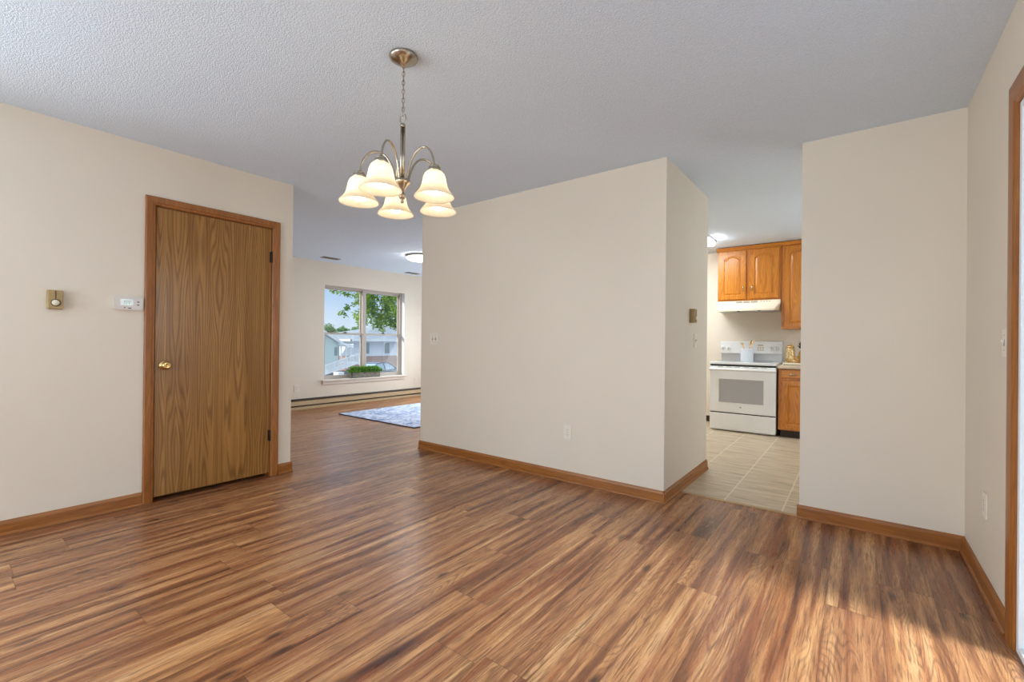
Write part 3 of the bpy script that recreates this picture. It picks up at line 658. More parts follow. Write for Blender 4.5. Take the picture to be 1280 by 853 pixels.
pl = thing('flower_box', 'grey flower box of bright green leaves on the window sill', 'planter', (XW-.03, 4.93, WZ0))
b = MB(); xz = (XW-.075, XW+.03)
b.box((xz[0], 4.64, WZ0+.001), (xz[1], 5.215, WZ0+.012)).box((xz[0], 4.64, WZ0+.001), (xz[0]+.012, 5.215, WZ0+.098), .002).box((xz[1]-.012, 4.64, WZ0+.001), (xz[1], 5.215, WZ0+.098), .002).box((xz[0]+.012, 4.64, WZ0+.001), (xz[1]-.012, 4.652, WZ0+.098), .002).box((xz[0]+.012, 5.203, WZ0+.001), (xz[1]-.012, 5.215, WZ0+.098), .002)
b.build('box', M['planter'], pl)
MB().box((xz[0]+.012, 4.652, WZ0+.06), (xz[1]-.012, 5.203, WZ0+.085)).build('soil', M['dark'], pl)
b = MB(); rnd = random.Random(3)
for i in range(1500):
    y = rnd.uniform(4.60, 5.255); x = xz[0]-.01+rnd.random()*(xz[1]-xz[0]+.03); z = WZ0+.075+rnd.random()**.8*.115
    e_ = min(1, (min(y-4.58, 5.275-y))/.09); z = WZ0+.075+(z-WZ0-.075)*(.35+.65*e_)
    b.leaf((x, y, z), .034, .0085, Vector((rnd.gauss(0, .8), rnd.gauss(0, .8), rnd.gauss(.5, .6))))
for i in range(60):
    y = rnd.uniform(4.66, 5.19); x = rnd.uniform(*xz); b.tube([(x, y, WZ0+.08), (x+rnd.gauss(0, .01), y+rnd.gauss(0, .012), WZ0+.17)], .0012, 4)
b.build('foliage', M['boxwood'], pl)

fl = thing('flush_ceiling_light', 'lit round flush ceiling light in the living room', 'ceiling light', (-5.36, 4.66, H))
MB().lathe([(0, 2.439), (.205, 2.439), (.215, 2.435), (.215, 2.414), (.205, 2.41), (0, 2.41)], (-5.36, 4.66, 0), 40).build('rim', M['nickel'], fl)
MB().lathe([(.2, 2.411), (.2, 2.395), (.19, 2.380), (.15, 2.366), (.08, 2.360), (0, 2.358)], (-5.36, 4.66, 0), 40).build('diffuser', M['diffuser'], fl)
def register(label, loc):
    o_ = thing('ceiling_vent', label, 'vent', loc); x, y, z = loc; w, l_ = .05, .13
    MB().box((x-w-.015, y-l_-.015, z-.006), (x-w, y+l_+.015, z-.0005)).box((x+w, y-l_-.015, z-.006), (x+w+.015, y+l_+.015, z-.0005)).box((x-w, y-l_-.015, z-.006), (x+w, y-l_, z-.0005)).box((x-w, y+l_, z-.006), (x+w, y+l_+.015, z-.0005)).build('frame', M['slot'], o_)
    MB().box((x-w, y-l_, z-.002), (x+w, y+l_, z-.0005)).build('backing', M['dark'], o_)
    b_ = MB()
    for i in range(6): b_.box((x-w+.006+i*.0168, y-l_, z-.006), (x-w+.010+i*.0168, y+l_, z-.002))
    b_.build('louvre', M['slot'], o_); return o_
register('small ceiling vent nearer the closet wall, above the window', (-6.72, 3.97, H))
register('small ceiling vent right of the window, beyond the round ceiling light', (-6.865, 5.77, H))

# ------------------------------------------------------------------ kitchen
def arch_loop(x0, x1, z0, z1, ins, rise, n=14):
    a, b_, c_, d_ = x0+ins, x1-ins, z0+ins, z1-ins; L = []
    for i in range(6): L.append((a+(b_-a)*i/6, c_))
    for i in range(8): L.append((b_, c_+(d_-rise-c_)*i/8))
    for i in range(n):
        t = i/n; x = b_+(a-b_)*t
        q = 2*t-1
        # cathedral arch: flat shoulders, round crown
        sh = max(0., 1-(abs(q)/.78)**2)**.5 if abs(q) < .78 else 0.
        L.append((x, d_-rise+rise*sh))
    for i in range(8): L.append((a, d_-rise+(c_-d_+rise)*i/8))
    return L
def cab_door(name, x0, x1, z0, z1, y, parent, rise=.045, stile=.055, mat='oak'):
    b_ = MB(); th = .02
    seq = [(0, 0, y), (0, 0, y-th+.003), (.003, 0, y-th), (stile, rise, y-th), (stile+.004, rise, y-th+.007), (stile+.012, rise, y-th+.008), (stile+.030, rise, y-th+.001)]
    lo = [[b_.bm.verts.new(Vector((p[0], yy, p[1]))) for p in arch_loop(x0, x1, z0, z1, ins, rs)] for ins, rs, yy in seq]
    for A, B in zip(lo, lo[1:]):
        n = len(A)
        for i in range(n): b_.bm.faces.new((A[i], A[(i+1) % n], B[(i+1) % n], B[i]))
    b_.bm.faces.new(lo[0]); b_.bm.faces.new(lo[-1])
    return b_.build(name, M[mat], parent)
def bar_pull(x, z, y, parent, vert=True, L=.075):
    b_ = MB()
    if vert: p = [(x, y, z-L/2), (x, y-.018, z-L/2+.008), (x, y-.026, z), (x, y-.018, z+L/2-.008), (x, y, z+L/2)]
    else: p = [(x-L/2, y, z), (x-L/2+.008, y-.018, z), (x, y-.026, z), (x+L/2-.008, y-.018, z), (x+L/2, y, z)]
    q = smooth_path(p, 5); n = len(q)
    b_.tube(q, [.0035+.003*math.sin(PI*i/(n-1)) for i in range(n)], 8).build('handle', M['nickel'], parent)
YF = 6.65     # upper cabinet face
KB = 6.958
uc = thing('wall_cabinet', 'honey oak two-door wall cabinet above the range hood', 'cabinet', (-1.16, 6.8, 1.70))
MB().box((-1.528, YF, 1.702), (-.772, KB, 2.395), .002).build('carcass', M['oak'], uc)
MB().prism([(YF, 2.385), (YF-.012, 2.388), (YF-.02, 2.412), (YF-.03, 2.418), (YF-.03, 2.428), (KB, 2.428), (KB, 2.385)], 'X', -1.545, -.772).build('crown', M['oak_x'], uc)
for x0, x1, hx in ((-1.503, -1.176, -1.205), (-1.130, -.795, -1.10)):
    dd = cab_door('cabinet_door', x0, x1, 1.724, 2.372, YF-.001, uc)
    bar_pull(hx, 1.868, YF-.021, dd)
uc2 = thing('wall_cabinet', 'tall honey oak wall cabinet right of the hood, cut by the passage wall', 'cabinet', (-.55, 6.8, 1.32))
MB().box((-.768, YF, 1.325), (-.40, KB, 2.395), .002).build('carcass', M['oak'], uc2)
MB().prism([(YF, 2.385), (YF-.012, 2.388), (YF-.02, 2.412), (YF-.03, 2.418), (YF-.03, 2.428), (KB, 2.428), (KB, 2.385)], 'X', -.770, -.40).build('crown', M['oak_x'], uc2)
dd = cab_door('cabinet_door', -.735, -.42, 1.345, 2.372, YF-.001, uc2); bar_pull(-.445, 1.46, YF-.021, dd)

hd = thing('range_hood', 'almond range hood under the two-door oak cabinet', 'range hood', (-1.15, 6.7, 1.56))
hx0, hx1 = -1.532, -.776
b = MB()
prof = [(KB, 1.700), (YF-.045, 1.700), (YF-.045, 1.665), (YF-.155, 1.585), (YF-.155, 1.560), (KB, 1.560)]
A = [b.bm.verts.new((hx0, p[0], p[1])) for p in prof]; B = [b.bm.verts.new((hx1, p[0], p[1])) for p in prof]
for v, dx in ((A[3], .05), (A[4], .05), (B[3], -.05), (B[4], -.05)): v.co.x += dx
n = len(prof)
for i in range(n): b.bm.faces.new((A[i], A[(i+1) % n], B[(i+1) % n], B[i]))
b.bm.faces.new(A); b.bm.faces.new(B)
b.build('canopy', M['almond'], hd)
for i in range(3):
    b = MB()
    for j in range(4): b.box((-1.29+i*.09, YF-.0465, 1.671+j*.0062), (-1.215+i*.09, YF-.0448, 1.674+j*.0062))
    b.build('vent_grille', M['slot'], hd)
b = MB()
for i in range(4): b.box((-1.0+i*.032, YF-.0462, 1.682), (-.982+i*.032, YF-.0448, 1.686))
b.build('label_strip', M['slot'], hd)
for x in (-1.24, -1.0): MB().box((x-.018, YF-.157, 1.552), (x+.018, YF-.13, 1.5605), .002).build('switch', M['black'], hd)
MB().box((hx0+.03, YF-.12, 1.5595), (hx1-.03, KB-.03, 1.5615)).build('filter', M['steel_grey'], hd)

# stove
SX0, SX1, SY = -1.538, -.778, 6.315
st = thing('kitchen_range', 'white electric kitchen range with grey oven window', 'stove', (-1.158, 6.6, 0))
MB().box((SX0+.002, SY+.028, .03), (SX1-.002, KB-.02, .862), .003).box((SX0+.03, SY+.06, 0), (SX1-.03, KB-.06, .03)).build('body', M['white'], st)
MB().box((SX0-.001, SY-.012, .862), (SX1+.001, KB-.045, .892), .006, 3).build('cooktop', M['white_top'], st)
for x, y, rr in ((-1.34, 6.47, .10), (-.97, 6.47, .08), (-1.34, 6.74, .075), (-.97, 6.74, .10)): MB().torus((x, y, .8922), rr, .0015, n=32, m=6).build('burner_ring', M['slot'], st)
MB().box((SX0+.004, SY+.004, .836), (SX1-.004, SY+.03, .861)).build('vent_gap', M['black'], st)
dr = MB().box((SX0+.002, SY-.012, .246), (SX1-.002, SY+.026, .838), .006, 3).build('oven_door', M['white'], st)
for i in range(6): MB().box((SX0+.1+i*.1, SY-.0128, .828), (SX0+.16+i*.1, SY-.008, .8335)).build('vent_slot', M['slot'], dr)
MB().box((-1.424, SY-.0145, .376), (-.912, SY-.0115, .676), .002).build('oven_window', M['oven_glass'], dr)
b = MB().tube(smooth_path([(SX0+.01, SY-.012, .795), (SX0+.02, SY-.045, .797), (SX0+.06, SY-.054, .798), (-1.158, SY-.058, .798), (SX1-.06, SY-.054, .798), (SX1-.02, SY-.045, .797), (SX1-.01, SY-.012, .795)], 6), .018, 14)
b.build('handle', M['white'], dr)
b = MB().lathe([(0, -.0138), (.0105, -.0138), (.0105, -.0118), (0, -.0118)], (-1.170, SY, .322), 24, 'Y')
lg = b.build('emblem', M['slot'], dr)
b = MB().torus((-1.170, SY-.0142, .322), .0088, .0007, (0, 1, 0), 24, 6)
b.tube(smooth_path([(-1.1715, SY-.0142, .3255), (-1.175, SY-.0142, .3265), (-1.1765, SY-.0142, .322), (-1.174, SY-.0142, .3182), (-1.1715, SY-.0142, .3205)], 4), .0008, 5)
b.tube(smooth_path([(-1.1645, SY-.0142, .3258), (-1.168, SY-.0142, .3262), (-1.1675, SY-.0142, .3225), (-1.1690, SY-.0142, .3190), (-1.1648, SY-.0142, .3185)], 4), .0008, 5)
b.build('emblem_mark', M['white'], lg)
MB().box((SX0+.002, SY-.010, .022), (SX1-.002, SY+.026, .232), .005, 3).build('storage_drawer', M['white'], st)
MB().box((SX0+.006, SY+.002, .23), (SX1-.006, SY+.028, .248)).build('drawer_gap', M['black'], st)
BY = 6.875
bg_ = MB().box((SX0+.002, BY, .998), (SX1-.002, KB-.006, 1.162), .005, 3).build('control_panel', M['white'], st)
MB().box((SX0+.008, BY+.028, .888), (SX1-.008, KB-.006, 1.0)).build('back_riser', M['steel_grey'], st)
for x in (-1.502, -1.430, -.905, -.842):
    kk = MB().lathe([(0, 0), (.026, 0), (.027, -.006), (.022, -.010), (.020, -.026), (.017, -.029), (0, -.029)], (x, BY, 1.072), 24, 'Y').build('knob', M['white'], bg_)
    MB().box((x-.004, BY-.036, 1.052), (x+.004, BY-.027, 1.092), .002).build('knob_grip', M['steel_grey'], kk)
MB().box((-1.085, BY-.002, 1.03), (-.985, BY+.001, 1.13), .001).build('touch_panel', M['plate'], bg_)
b = MB().box((-1.068, BY-.003, 1.108), (-1.005, BY-.001, 1.118))
for i in range(3):
    for j in range(3): b.box((-1.07+i*.028, BY-.003, 1.042+j*.02), (-1.055+i*.028, BY-.001, 1.049+j*.02))
b.build('touch_marks', M['slot'], bg_)

# crock and wooden utensils
KX, KY, KZ = -1.168, 6.70, .8935
MB_c = MB().lathe([(0, KZ), (.074, KZ), (.077, KZ+.004), (.0765, KZ+.165), (.0785, KZ+.170), (.0765, KZ+.174), (.0725, KZ+.170), (.0715, KZ+.01), (0, KZ+.01)], (KX, KY, 0), 36)
tag(MB_c.build('utensil_crock', M['ceramic']), 'white ceramic crock of wooden utensils standing on the stove', 'crock')
ut = [(.030, .010, -.085, .030, .27, 'pale', 'leftmost wooden spoon in the white crock, leaning far left'), (.005, -.005, -.050, -.035, .265, 'pale', 'second wooden spoon from the left in the white crock'),
      (.045, .0, .030, .020, .26, 'pale', 'wooden spoon standing almost upright in the middle of the crock'), (-.02, .038, .050, .030, .272, 'dark', 'dark olive wood spatula in the white crock'),
      (-.03, -.040, .085, -.030, .278, 'pale', 'rightmost pale wooden spatula in the white crock, leaning right')]
for i, (x0, y0_, x1, y1_, hh, tone, lab) in enumerate(ut):
    a = Vector((KX+x0, KY+y0_, KZ+.017)); e_ = Vector((KX+x1, KY+y1_, KZ+hh)); dvec = (e_-a).normalized()
    b = MB(); L = (e_-a).length
    flat = 'spatula' in lab
    b.tube([a, a+dvec*L*.5, a+dvec*L*.82], [.0055, .0055, .006], 8)
    q = a+dvec*L*.80; side = dvec.cross(Vector((0, 1, 0))).normalized()
    t = bmesh.new(); bmesh.ops.create_icosphere(t, subdivisions=2, radius=1)
    wx, wl, wt = (.015, .034, .005) if flat else (.011, .022, .006)
    Mx = Matrix((( side.x*wx, 0*wt, dvec.x*wl, 0), (side.y*wx, 1*wt, dvec.y*wl, 0), (side.z*wx, 0, dvec.z*wl, 0), (0, 0, 0, 1)))
    Mx = Matrix.Translation(q+dvec*wl*.95) @ Mx
    for f in t.faces: f.smooth = True
    b.merge(t, Mx)
    tag(b.build('wooden_spatula' if flat else 'wooden_spoon', M['spoon_dark' if tone == 'dark' else 'spoon']), lab, 'spatula' if flat else 'spoon', 'wooden utensils in the crock')

# base cabinet and worktop
bc = thing('base_cabinet', 'honey oak base cabinet with drawer and door right of the stove', 'cabinet', (-.5, 6.6, 0))
BF = 6.335
MB().box((-.757, BF, .09), (-.15, KB, .833), .002).build('carcass', M['oak'], bc)
MB().box((-.74, BF+.06, 0), (-.16, KB, .09)).build('toe_kick', M['bronze'], bc)
dw = MB().box((-.722, BF-.02, .722), (-.33, BF-.001, .822), .006, 3).build('drawer', M['oak_x'], bc); bar_pull(-.60, .766, BF-.021, dw, False, .08)
cab_door('cabinet_door', -.722, -.33, .105, .690, BF-.001, bc, 0.0, .058)
ct = MB().box((-.766, 6.30, .834), (-.14, KB, .872), .006, 3).build('countertop', M['counter']); tag(ct, 'beige speckled countertop on the oak base cabinet', 'countertop')
# tray and what lies on it
tr = thing('serving_tray', 'cream rimmed serving tray on the counter beside the stove', 'tray', (-.58, 6.62, .873))
MB().box((-.725, 6.50, .876), (-.44, 6.76, .884), .003).build('base', M['cream'], tr)
b = MB()
for a_, c_ in (((-.735, 6.49, .879), (-.43, 6.50, .902)), ((-.735, 6.76, .879), (-.43, 6.77, .902)), ((-.735, 6.50, .879), (-.725, 6.76, .902)), ((-.44, 6.50, .879), (-.43, 6.76, .902))): b.box(a_, c_, .003)
b.build('rim', M['cream'], tr)
b = MB()
for x in (-.72, -.45):
    for y in (6.505, 6.755): MB().lathe([(0, .8725), (.008, .8725), (.008, .879), (0, .879)], (x, y, 0), 10).build('foot', M['bronze'], tr)
bw = thing('wire_bowl', 'gilded wire bowl of brown fruit on the cream tray', 'bowl', (-.62, 6.62, .885))
b = MB(); bx, by = -.63, 6.572
for R, z in ((.045, .8868), (.070, .915), (.080, .945)): b.torus((bx, by, z), R, .0022, n=28, m=6)
for i in range(16):
    a = 2*PI*i/16; b.tube(smooth_path([(bx+R*math.cos(a), by+R*math.sin(a), z) for R, z in ((.02, .8868), (.045, .8868), (.070, .915), (.080, .945))], 4), .0018, 5)
b.build('wire_frame', M['gold'], bw)
rnd = random.Random(5); k_ = 0
frs = [(-.664, 6.548, .916, .025, 'fruit'), (-.622, 6.535, .917, .026, 'fruit_pale'), (-.592, 6.566, .917, .024, 'fruit'), (-.632, 6.578, .915, .024, 'fruit_red'), (-.604, 6.606, .917, .025, 'fruit'), (-.645, 6.552, .958, .026, 'fruit_pale'), (-.604, 6.566, .96, .025, 'fruit'), (-.640, 6.600, .955, .023, 'fruit')]
labs = ['round brown fruit at the left front of the wire bowl', 'cream coloured fruit at the front of the wire bowl', 'brown fruit at the right of the wire bowl', 'dark red fruit deep in the wire bowl', 'brown fruit at the back of the wire bowl', 'cream fruit on top of the pile in the wire bowl', 'brown fruit on top of the pile, right side', 'small brown fruit on top of the pile, left back']
for (x, y, z, R, mm), lab in zip(frs, labs):
    f = MB().ball((x, y, z), R, 3, (1, 1, .92), .012)
    fo = f.build('fruit', M[mm]); tag(fo, lab, 'fruit', 'fruit in the wire bowl')
    b2 = MB().tube([(x, y, z+R*.88), (x+.003, y, z+R*1.12)], .0022, 6); b2.build('stem', M['bronze'], fo)
# gilded pineapple ornament behind the bowl
pn = thing('pineapple_ornament', 'golden pineapple shaped ornament with dark leaves behind the fruit bowl', 'ornament', (-.56, 6.72, .885))
b = MB(); px_, py_ = -.528, 6.690
b.lathe([(0, .885), (.03, .885), (.045, .90), (.055, .935), (.057, .98), (.05, 1.025), (.036, 1.055), (.015, 1.068), (0, 1.07)], (px_, py_, 0), 24)
for i in range(9):
    z = .90+i*.018; R = [.045, .052, .056, .058, .058, .055, .051, .045, .036][i]
    for j in range(12):
        a = 2*PI*(j+.5*(i % 2))/12; b.ball((px_+R*math.cos(a), py_+R*math.sin(a), z), .0095, 1)
b.build('body', M['gold'], pn)
b = MB()
for i in range(26):
    a = i*2.4; t = i/26; L = .075+.07*t; d_ = Vector((math.cos(a)*(1.1-t), math.sin(a)*(1.1-t), .8+t)).normalized()
    b.leaf((px_+math.cos(a)*.01, py_+math.sin(a)*.01, 1.062), L, .011, d_, Vector((math.cos(a+1.57), math.sin(a+1.57), 0)))
b.build('leaf_crown', M['dark_leaf'], pn)
bj = thing('glass_jar', 'gold patterned lidded jar at the left of the tray', 'jar', (-.675, 6.70, .885))
MB().lathe([(0, .885), (.04, .885), (.046, .90), (.05, .96), (.05, 1.04), (.043, 1.075), (.036, 1.085), (0, 1.085)], (-.672, 6.712, 0), 28).build('body', plain('gilt_pattern', srgb(212, 180, 126), .3, .3, .5, .55, 70), bj)
MB().lathe([(0, 1.0855), (.041, 1.0855), (.042, 1.098), (.03, 1.112), (.012, 1.118), (.008, 1.126), (.012, 1.134), (.008, 1.142), (0, 1.144)], (-.672, 6.712, 0), 28).build('lid', M['gold'], bj)

kl = thing('fluorescent_fixture', 'lit fluorescent box fixture on the kitchen ceiling', 'ceiling light', (-2.0, 5.9, H))
MB().box((-2.62, 5.76, 2.415), (-1.43, 6.14, 2.4395), .003).build('housing', M['white'], kl)
b = MB().prism([(5.77, 2.415), (5.79, 2.385), (5.83, 2.365), (6.07, 2.365), (6.11, 2.385), (6.13, 2.415)], 'X', -2.60, -1.445); b.build('diffuser', M['fluor'], kl)

# ------------------------------------------------------------------ outside the living room window
g = MB().prism([(-9, -1.35), (-25, -1.5), (-30, -2.05), (-40, -3.0), (-120, -3.2), (-120, -3.6), (-9, -3.6)], 'Y', -20, 110)
gm = bmesh.new()
o = g.build('ground_outside', M['asphalt']); struct(o, 'grey paved ground outside the window', 'ground')

hA = thing('house', 'white and brick house with grey hip roof, right half of the window view', 'house', (-50, 36, -3.0))
ya, yb = 30.13, 46.
MB().box((-58, ya, -.62), (-46, yb, 1.05)).build('siding_wall', M['siding_w'], hA)
MB().box((-57.95, ya+.04, -3.2), (-46.05, yb-.04, -.62)).build('brick_wall', M['brick'], hA)
MB().box((-58.1, ya-.06, -.72), (-45.92, yb+.06, -.60)).build('trim_band', M['ext_white'], hA)
b = MB(); e0 = (-45.1, ya-.9); e1 = (-58.9, yb+.9); rz = 2.95
c4 = [(e0[0], e0[1], 1.2), (e0[0], e1[1], 1.2), (e1[0], e1[1], 1.2), (e1[0], e0[1], 1.2)]; r0, r1 = (-52, 37.9, 3.06), (-52, 42.5, 3.06)
b.quad(c4[0], c4[1], r1, r0).quad(c4[1], c4[2], r1).quad(c4[2], c4[3], r0, r1).quad(c4[3], c4[0], r0).quad(c4[3], c4[2], c4[1], c4[0])
b.build('roof', M['roof'], hA)
MB().box((-45.12, ya-.95, 1.02), (-45.0, yb+.95, 1.24)).box((-59, ya-.95, 1.02), (-45.0, ya-.85, 1.24)).build('gutter', M['ext_white'], hA)
for y0_, y1_ in ((31.55, 32.2), (34.39, 35.1), (37.5, 38.6), (41.2, 42.3)):
    wn = MB().box((-46.0, y0_-.08, -.52), (-45.93, y1_+.08, .90)).build('window', M['ext_white'], hA)
    MB().box((-45.94, y0_, -.44), (-45.9, y1_, .82)).build('pane', M['ext_glass'], wn)
    b = MB()
    for i in range(1, 4): b.box((-45.9, y0_, -.44+i*.315-.012), (-45.89, y1_, -.44+i*.315+.012))
    b.build('muntin', M['ext_dark'], wn)

SB = .88
def sb(x, y, z): return (x*SB, y*SB, EYE+(z-EYE)*SB)
hB = thing('house', 'sage green house with porch and white railed ramp, left half of the window view', 'house', sb(-47, 26.5, -3.2))
b = MB(); b.prism([(sb(0, 20.0, 0)[1], -2.6), (sb(0, 28.25, 0)[1], -2.6), (sb(0, 28.25, 0)[1], sb(0, 0, .74)[2]), (sb(0, 23.8, 0)[1], sb(0, 0, 3.3)[2]), (sb(0, 20, 0)[1], sb(0, 0, .9)[2])], 'X', -49*SB-6, -46*SB)
b.build('siding_wall', M['siding_g'], hB)
b = MB()
P_ = [sb(-45.5, 23.8, 3.55), sb(-45.5, 28.75, .72), sb(-45.5, 28.75, .5), sb(-45.5, 23.8, 3.3)]
b.prism([(q[1], q[2]) for q in P_], 'X', -45.4*SB, -45.9*SB)
b.prism([(sb(0, 23.8, 0)[1], sb(0, 0, 3.55)[2]), (sb(0, 19.2, 0)[1], sb(0, 0, .8)[2]), (sb(0, 19.2, 0)[1], sb(0, 0, .55)[2]), (sb(0, 23.8, 0)[1], sb(0, 0, 3.3)[2])], 'X', -45.4*SB, -45.9*SB)
b.build('rake_board', M['ext_white'], hB)
b = MB().prism([(sb(0, 23.8, 0)[1], sb(0, 0, 3.6)[2]), (sb(0, 28.8, 0)[1], sb(0, 0, .76)[2]), (sb(0, 28.8, 0)[1], sb(0, 0, .70)[2]), (sb(0, 23.8, 0)[1], sb(0, 0, 3.5)[2])], 'X', -45.5*SB, -50*SB-6)
b.prism([(sb(0, 23.8, 0)[1], sb(0, 0, 3.6)[2]), (sb(0, 19.1, 0)[1], sb(0, 0, .8)[2]), (sb(0, 19.1, 0)[1], sb(0, 0, .74)[2]), (sb(0, 23.8, 0)[1], sb(0, 0, 3.5)[2])], 'X', -45.5*SB, -50*SB-6)
b.build('roof', M['roof'], hB)
MB().prism([(sb(0, 28.2, 0)[1], sb(0, 0, .95)[2]), (sb(0, 29.95, 0)[1], sb(0, 0, .58)[2]), (sb(0, 29.95, 0)[1], sb(0, 0, .40)[2]), (sb(0, 28.2, 0)[1], sb(0, 0, .55)[2])], 'X', -45.6*SB, -50*SB).build('porch_roof', M['ext_white'], hB)
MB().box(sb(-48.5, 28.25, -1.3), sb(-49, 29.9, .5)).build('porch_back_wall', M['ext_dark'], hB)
MB().box(sb(-45.7, 28.25, -1.45), sb(-49, 29.8, -1.28)).build('porch_deck', M['ext_white'], hB)
for y in (28.5, 29.1, 29.7): MB().box(sb(-45.8, y-.05, -1.3), sb(-45.9, y+.05, .45)).build('porch_post', M['ext_white'], hB)
pw = MB().box(sb(-45.98, 27.75, -.6), sb(-46.02, 28.15, .35)).build('window', M['ext_glass'], hB)
# ramp with railing
def rz_(y, lo): return lo[0]+(lo[1]-lo[0])*(y-26.0)/(29.67-26.0)
topz, botz = (-1.40, -.31), (-2.27, -1.27)
b = MB().prism([(sb(0, 22, 0)[1], sb(0, 0, rz_(22, botz))[2]), (sb(0, 29.7, 0)[1], sb(0, 0, -1.27)[2]), (sb(0, 29.7, 0)[1], sb(0, 0, -1.45)[2]), (sb(0, 22, 0)[1], sb(0, 0, rz_(22, botz)-.18)[2])], 'X', -44.2*SB, -45.6*SB)
b.build('ramp', M['ext_white'], hB)
b = MB().prism([(sb(0, 22, 0)[1], sb(0, 0, rz_(22, topz))[2]), (sb(0, 29.7, 0)[1], sb(0, 0, -.31)[2]), (sb(0, 29.7, 0)[1], sb(0, 0, -.43)[2]), (sb(0, 22, 0)[1], sb(0, 0, rz_(22, topz)-.12)[2])], 'X', -44.2*SB, -44.3*SB)
y = 22.2
while y < 29.7:
    b.box(sb(-44.22, y-.03, rz_(y, botz)), sb(-44.28, y+.03, rz_(y, topz)-.05)); y += .13
for y in (26.7, 28.2, 29.66): b.box(sb(-44.15, y-.06, rz_(y, botz)-.3), sb(-44.3, y+.06, rz_(y, topz)+.05))
b.build('railing', M['ext_white'], hB)
MB().box(sb(-45.4, 26.2, -3.4), sb(-45.5, 29.7, -2.25)).build('ramp_dark_sheet', plain('dark_blue_grey', srgb(78, 92, 104), .8, 0, .1, .3, 3), hB)  # plain dark sheet standing in for the dark area under the ramp
ub = MB().box((-38.0, 22.85, -3.05), (-37.2, 23.45, -1.85), .04).box((-38.02, 22.83, -1.85), (-37.18, 23.47, -1.78), .02); tag(ub.build('utility_box', M['ext_white']), 'white utility box in front of the railed ramp', 'utility box')

def car(name, label, x, y, z, yaw, paint, L=4.5):
    r = thing(name, label, 'car', (0, 0, 0))
    # side outline in (x along length, z), lofted across the width
    body = [(-2.2, .35), (-2.25, .62), (-2.15, .86), (-1.55, .95), (-.4, .97), (.9, .94), (1.7, .86), (2.15, .72), (2.25, .5), (2.2, .32)]
    cab = [(-1.75, .93), (-1.15, 1.38), (-.5, 1.46), (.25, 1.42), (1.15, .93)]
    b_ = MB()
    rows = []
    for t_ in (-1, -.9, -.5, 0, .5, .9, 1):
        k1 = .80 if abs(t_) == 1 else (.965 if abs(t_) == .9 else 1)
        rows.append([b_.bm.verts.new((p[0]*(.97 if abs(t_) == 1 else 1), t_*.88, .3+(p[1]-.3)*(k1 if p[1] > .6 else 1))) for p in body])
    for A_, B_ in zip(rows, rows[1:]):
        for i in range(len(body)):
            f_ = b_.bm.faces.new((A_[i], A_[(i+1) % len(body)], B_[(i+1) % len(body)], B_[i]))
    b_.bm.faces.new(rows[0]); b_.bm.faces.new(rows[-1])
    b_.build('body', paint, r)
    b_ = MB(); rows = []
    for w_ in (-.66, -.6, .6, .66):
        sc_ = .0 if abs(w_) == .66 else 1.
        rows.append([b_.bm.verts.new((p[0], (w_ if p[1] > 1 else w_*1.22), p[1]-(0 if sc_ else (.07 if p[1] > 1 else 0)))) for p in cab])
    for A_, B_ in zip(rows, rows[1:]):
        for i in range(len(cab)): b_.bm.faces.new((A_[i], A_[(i+1) % len(cab)], B_[(i+1) % len(cab)], B_[i]))
    b_.bm.faces.new(rows[0]); b_.bm.faces.new(rows[-1])
    b_.build('cabin_glass', M['car_glass'], r)
    b_ = MB()
    for sgn in (-1, 1):
        for A_, B_ in (((-1.78, sgn*.80, .93), (-1.15, sgn*.63, 1.40)), ((-.35, sgn*.82, .94), (-.38, sgn*.66, 1.44)), ((1.18, sgn*.80, .92), (.25, sgn*.64, 1.43)), ((-1.15, sgn*.63, 1.40), (-.5, sgn*.63, 1.465)), ((-.5, sgn*.63, 1.465), (.25, sgn*.64, 1.43))): b_.tube([A_, B_], .04, 8)
    b_.prism([(-1.12, 1.40), (-.5, 1.47), (.25, 1.43), (.25, 1.445), (-.5, 1.487), (-1.12, 1.42)], 'Y', -.62, .62)
    b_.build('roof', paint, r)
    for sx in (-1.35, 1.4):
        for sy in (-1, 1):
            wv = MB().lathe([(0, -.1), (.27, -.1), (.32, -.07), (.32, .07), (.27, .1), (0, .1)], (sx, sy*.80, .32), 24, 'Y').build('wheel', M['tyre'], r)
            MB().lathe([(0, -.105), (.19, -.105), (.2, -.08), (.2, .08), (.19, .105), (0, .105)], (sx, sy*.80, .32), 16, 'Y').build('hubcap', M['steel_grey'], wv)
    for sy in (-1, 1):
        MB().box((2.12, sy*.62-.16, .58), (2.24, sy*.62+.16, .70), .03).build('headlamp', M['lens'], r)
        MB().box((.78, sy*.90-.08, .92), (.9, sy*.90+.08, 1.04), .03).build('wing_mirror', paint, r)
    r.location = (x, y, z); r.rotation_euler = (0, 0, yaw); return r
car('parked_car', 'slate blue parked car with pale windows, right of the flower box', -30.0, 22.0, -2.05, 1.85, M['car_blue'])

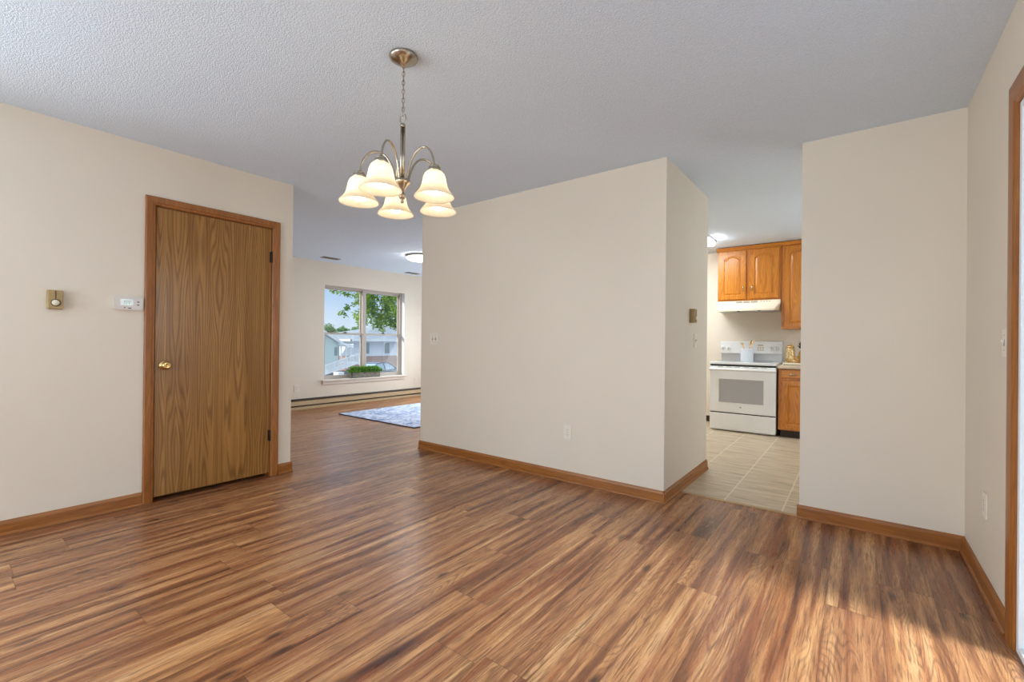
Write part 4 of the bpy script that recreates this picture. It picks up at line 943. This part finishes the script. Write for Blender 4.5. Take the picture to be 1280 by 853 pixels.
# trees
def tree(name, label, limbs, clusters, bark_r, leafL, mat, nleaf, seed, spread, base=None, group=None):
    rnd = random.Random(seed)
    r = thing(name, label, 'tree', base)
    b_ = MB()
    for pts, r0, r1 in limbs:
        q = smooth_path(pts, 5); n = len(q); b_.tube(q, [r0+(r1-r0)*i/(n-1) for i in range(n)], 8)
    b_.build('branches', M['bark'], r)
    b_ = MB(); tot = sum(c_[1]**2 for c_ in clusters)
    for c_, R in clusters:
        c_ = Vector(c_)
        for i in range(int(nleaf*R*R/tot)):
            v = Vector((rnd.gauss(0, 1), rnd.gauss(0, 1), rnd.gauss(0, 1))).normalized()*R*rnd.random()**.45
            v.z *= spread
            b_.leaf(c_+v, leafL*rnd.uniform(.7, 1.3), leafL*.36, Vector((rnd.gauss(0, 1), rnd.gauss(0, 1), rnd.gauss(-.3, .6))), Vector((rnd.gauss(0, .5), rnd.gauss(0, .5), 1)))
    b_.build('foliage', mat, r); return r
TX = -18.0
def tp(y, z, x=TX): return (x, y, z)
limbs = [([tp(17.2, -1.4), tp(17.0, 1.0), tp(16.8, 3.2), tp(16.5, 6)], .24, .12), ([tp(16.85, 2.6), tp(15.6, 3.0), tp(14.2, 2.7), tp(12.9, 2.55)], .11, .02), ([tp(16.8, 3.4), tp(15.0, 4.2), tp(13.2, 3.9), tp(11.6, 3.6), tp(10.7, 3.2)], .11, .015),
         ([tp(13.2, 3.9), tp(12.3, 3.1), tp(11.6, 2.65), tp(11.2, 2.3)], .03, .008), ([tp(16.85, 2.2), tp(15.4, 2.2), tp(14.0, 1.95), tp(13.2, 1.7)], .08, .012)]
rr = random.Random(12); cl = []
for i in range(150):
    y = rr.uniform(12.7, 18.0); z = rr.uniform(1.85, 5.0); cl.append(((TX+rr.uniform(-1.4, 1.4), y, z), rr.uniform(.22, .46)))
for y, z in ((12.9, 2.5), (13.2, 2.2), (12.7, 2.9), (13.5, 2.6), (13.9, 2.0), (13.3, 1.75), (14.2, 1.8), (13.0, 1.9)): cl.append((tp(y, z), .26))
for y, z, R in ((10.75, 3.25, .10), (10.95, 3.3, .13), (11.2, 3.22, .15), (11.5, 3.2, .17), (11.85, 3.15, .16), (12.2, 3.25, .2), (12.5, 3.05, .2), (11.95, 2.85, .1), (11.75, 2.72, .10), (11.55, 2.62, .12), (11.4, 2.52, .13), (11.22, 2.36, .12), (11.38, 2.25, .10), (11.1, 2.28, .07), (12.4, 2.75, .13), (12.35, 2.5, .17), (12.2, 2.28, .15), (12.45, 2.2, .17), (12.3, 1.98, .10), (12.15, 2.05, .08)): cl.append((tp(y, z), R))
tree('maple_tree', 'big leafy tree filling the upper right of the window view', limbs, cl, .2, .15, M['leaf'], 17000, 2, .8, (TX, 17.2, -1.4))
def round_tree(label, x, y, h, R, seed, zb=-3.2):
    rr_ = random.Random(seed); cl_ = [((x+rr_.uniform(-R, R)*.7, y+rr_.uniform(-R, R)*.75, zb+h-R*1.0+rr_.uniform(-R, R*.55)), rr_.uniform(R*.35, R*.55)) for i in range(16)]
    return tree('broadleaf_tree', label, [([(x, y, zb), (x, y+.1, zb+h*.5), (x, y, zb+h-R)], .35, .15)], cl_, .3, .5, M['leaf_far'], 3200, seed, .85, (x, y, zb), 'trees behind the houses')
round_tree('round green tree behind the sage house, leftmost in the window', -75, 43.2, 7.0, 2.2, 4)
round_tree('green tree behind the houses, between the sage house and the white house', -90, 54.6, 8.2, 2.9, 5)
round_tree('green tree above the porch of the sage house', -77, 49.6, 7.3, 2.3, 6)
round_tree('green tree behind the hip roof of the white house', -94, 64.5, 8.2, 2.9, 8)
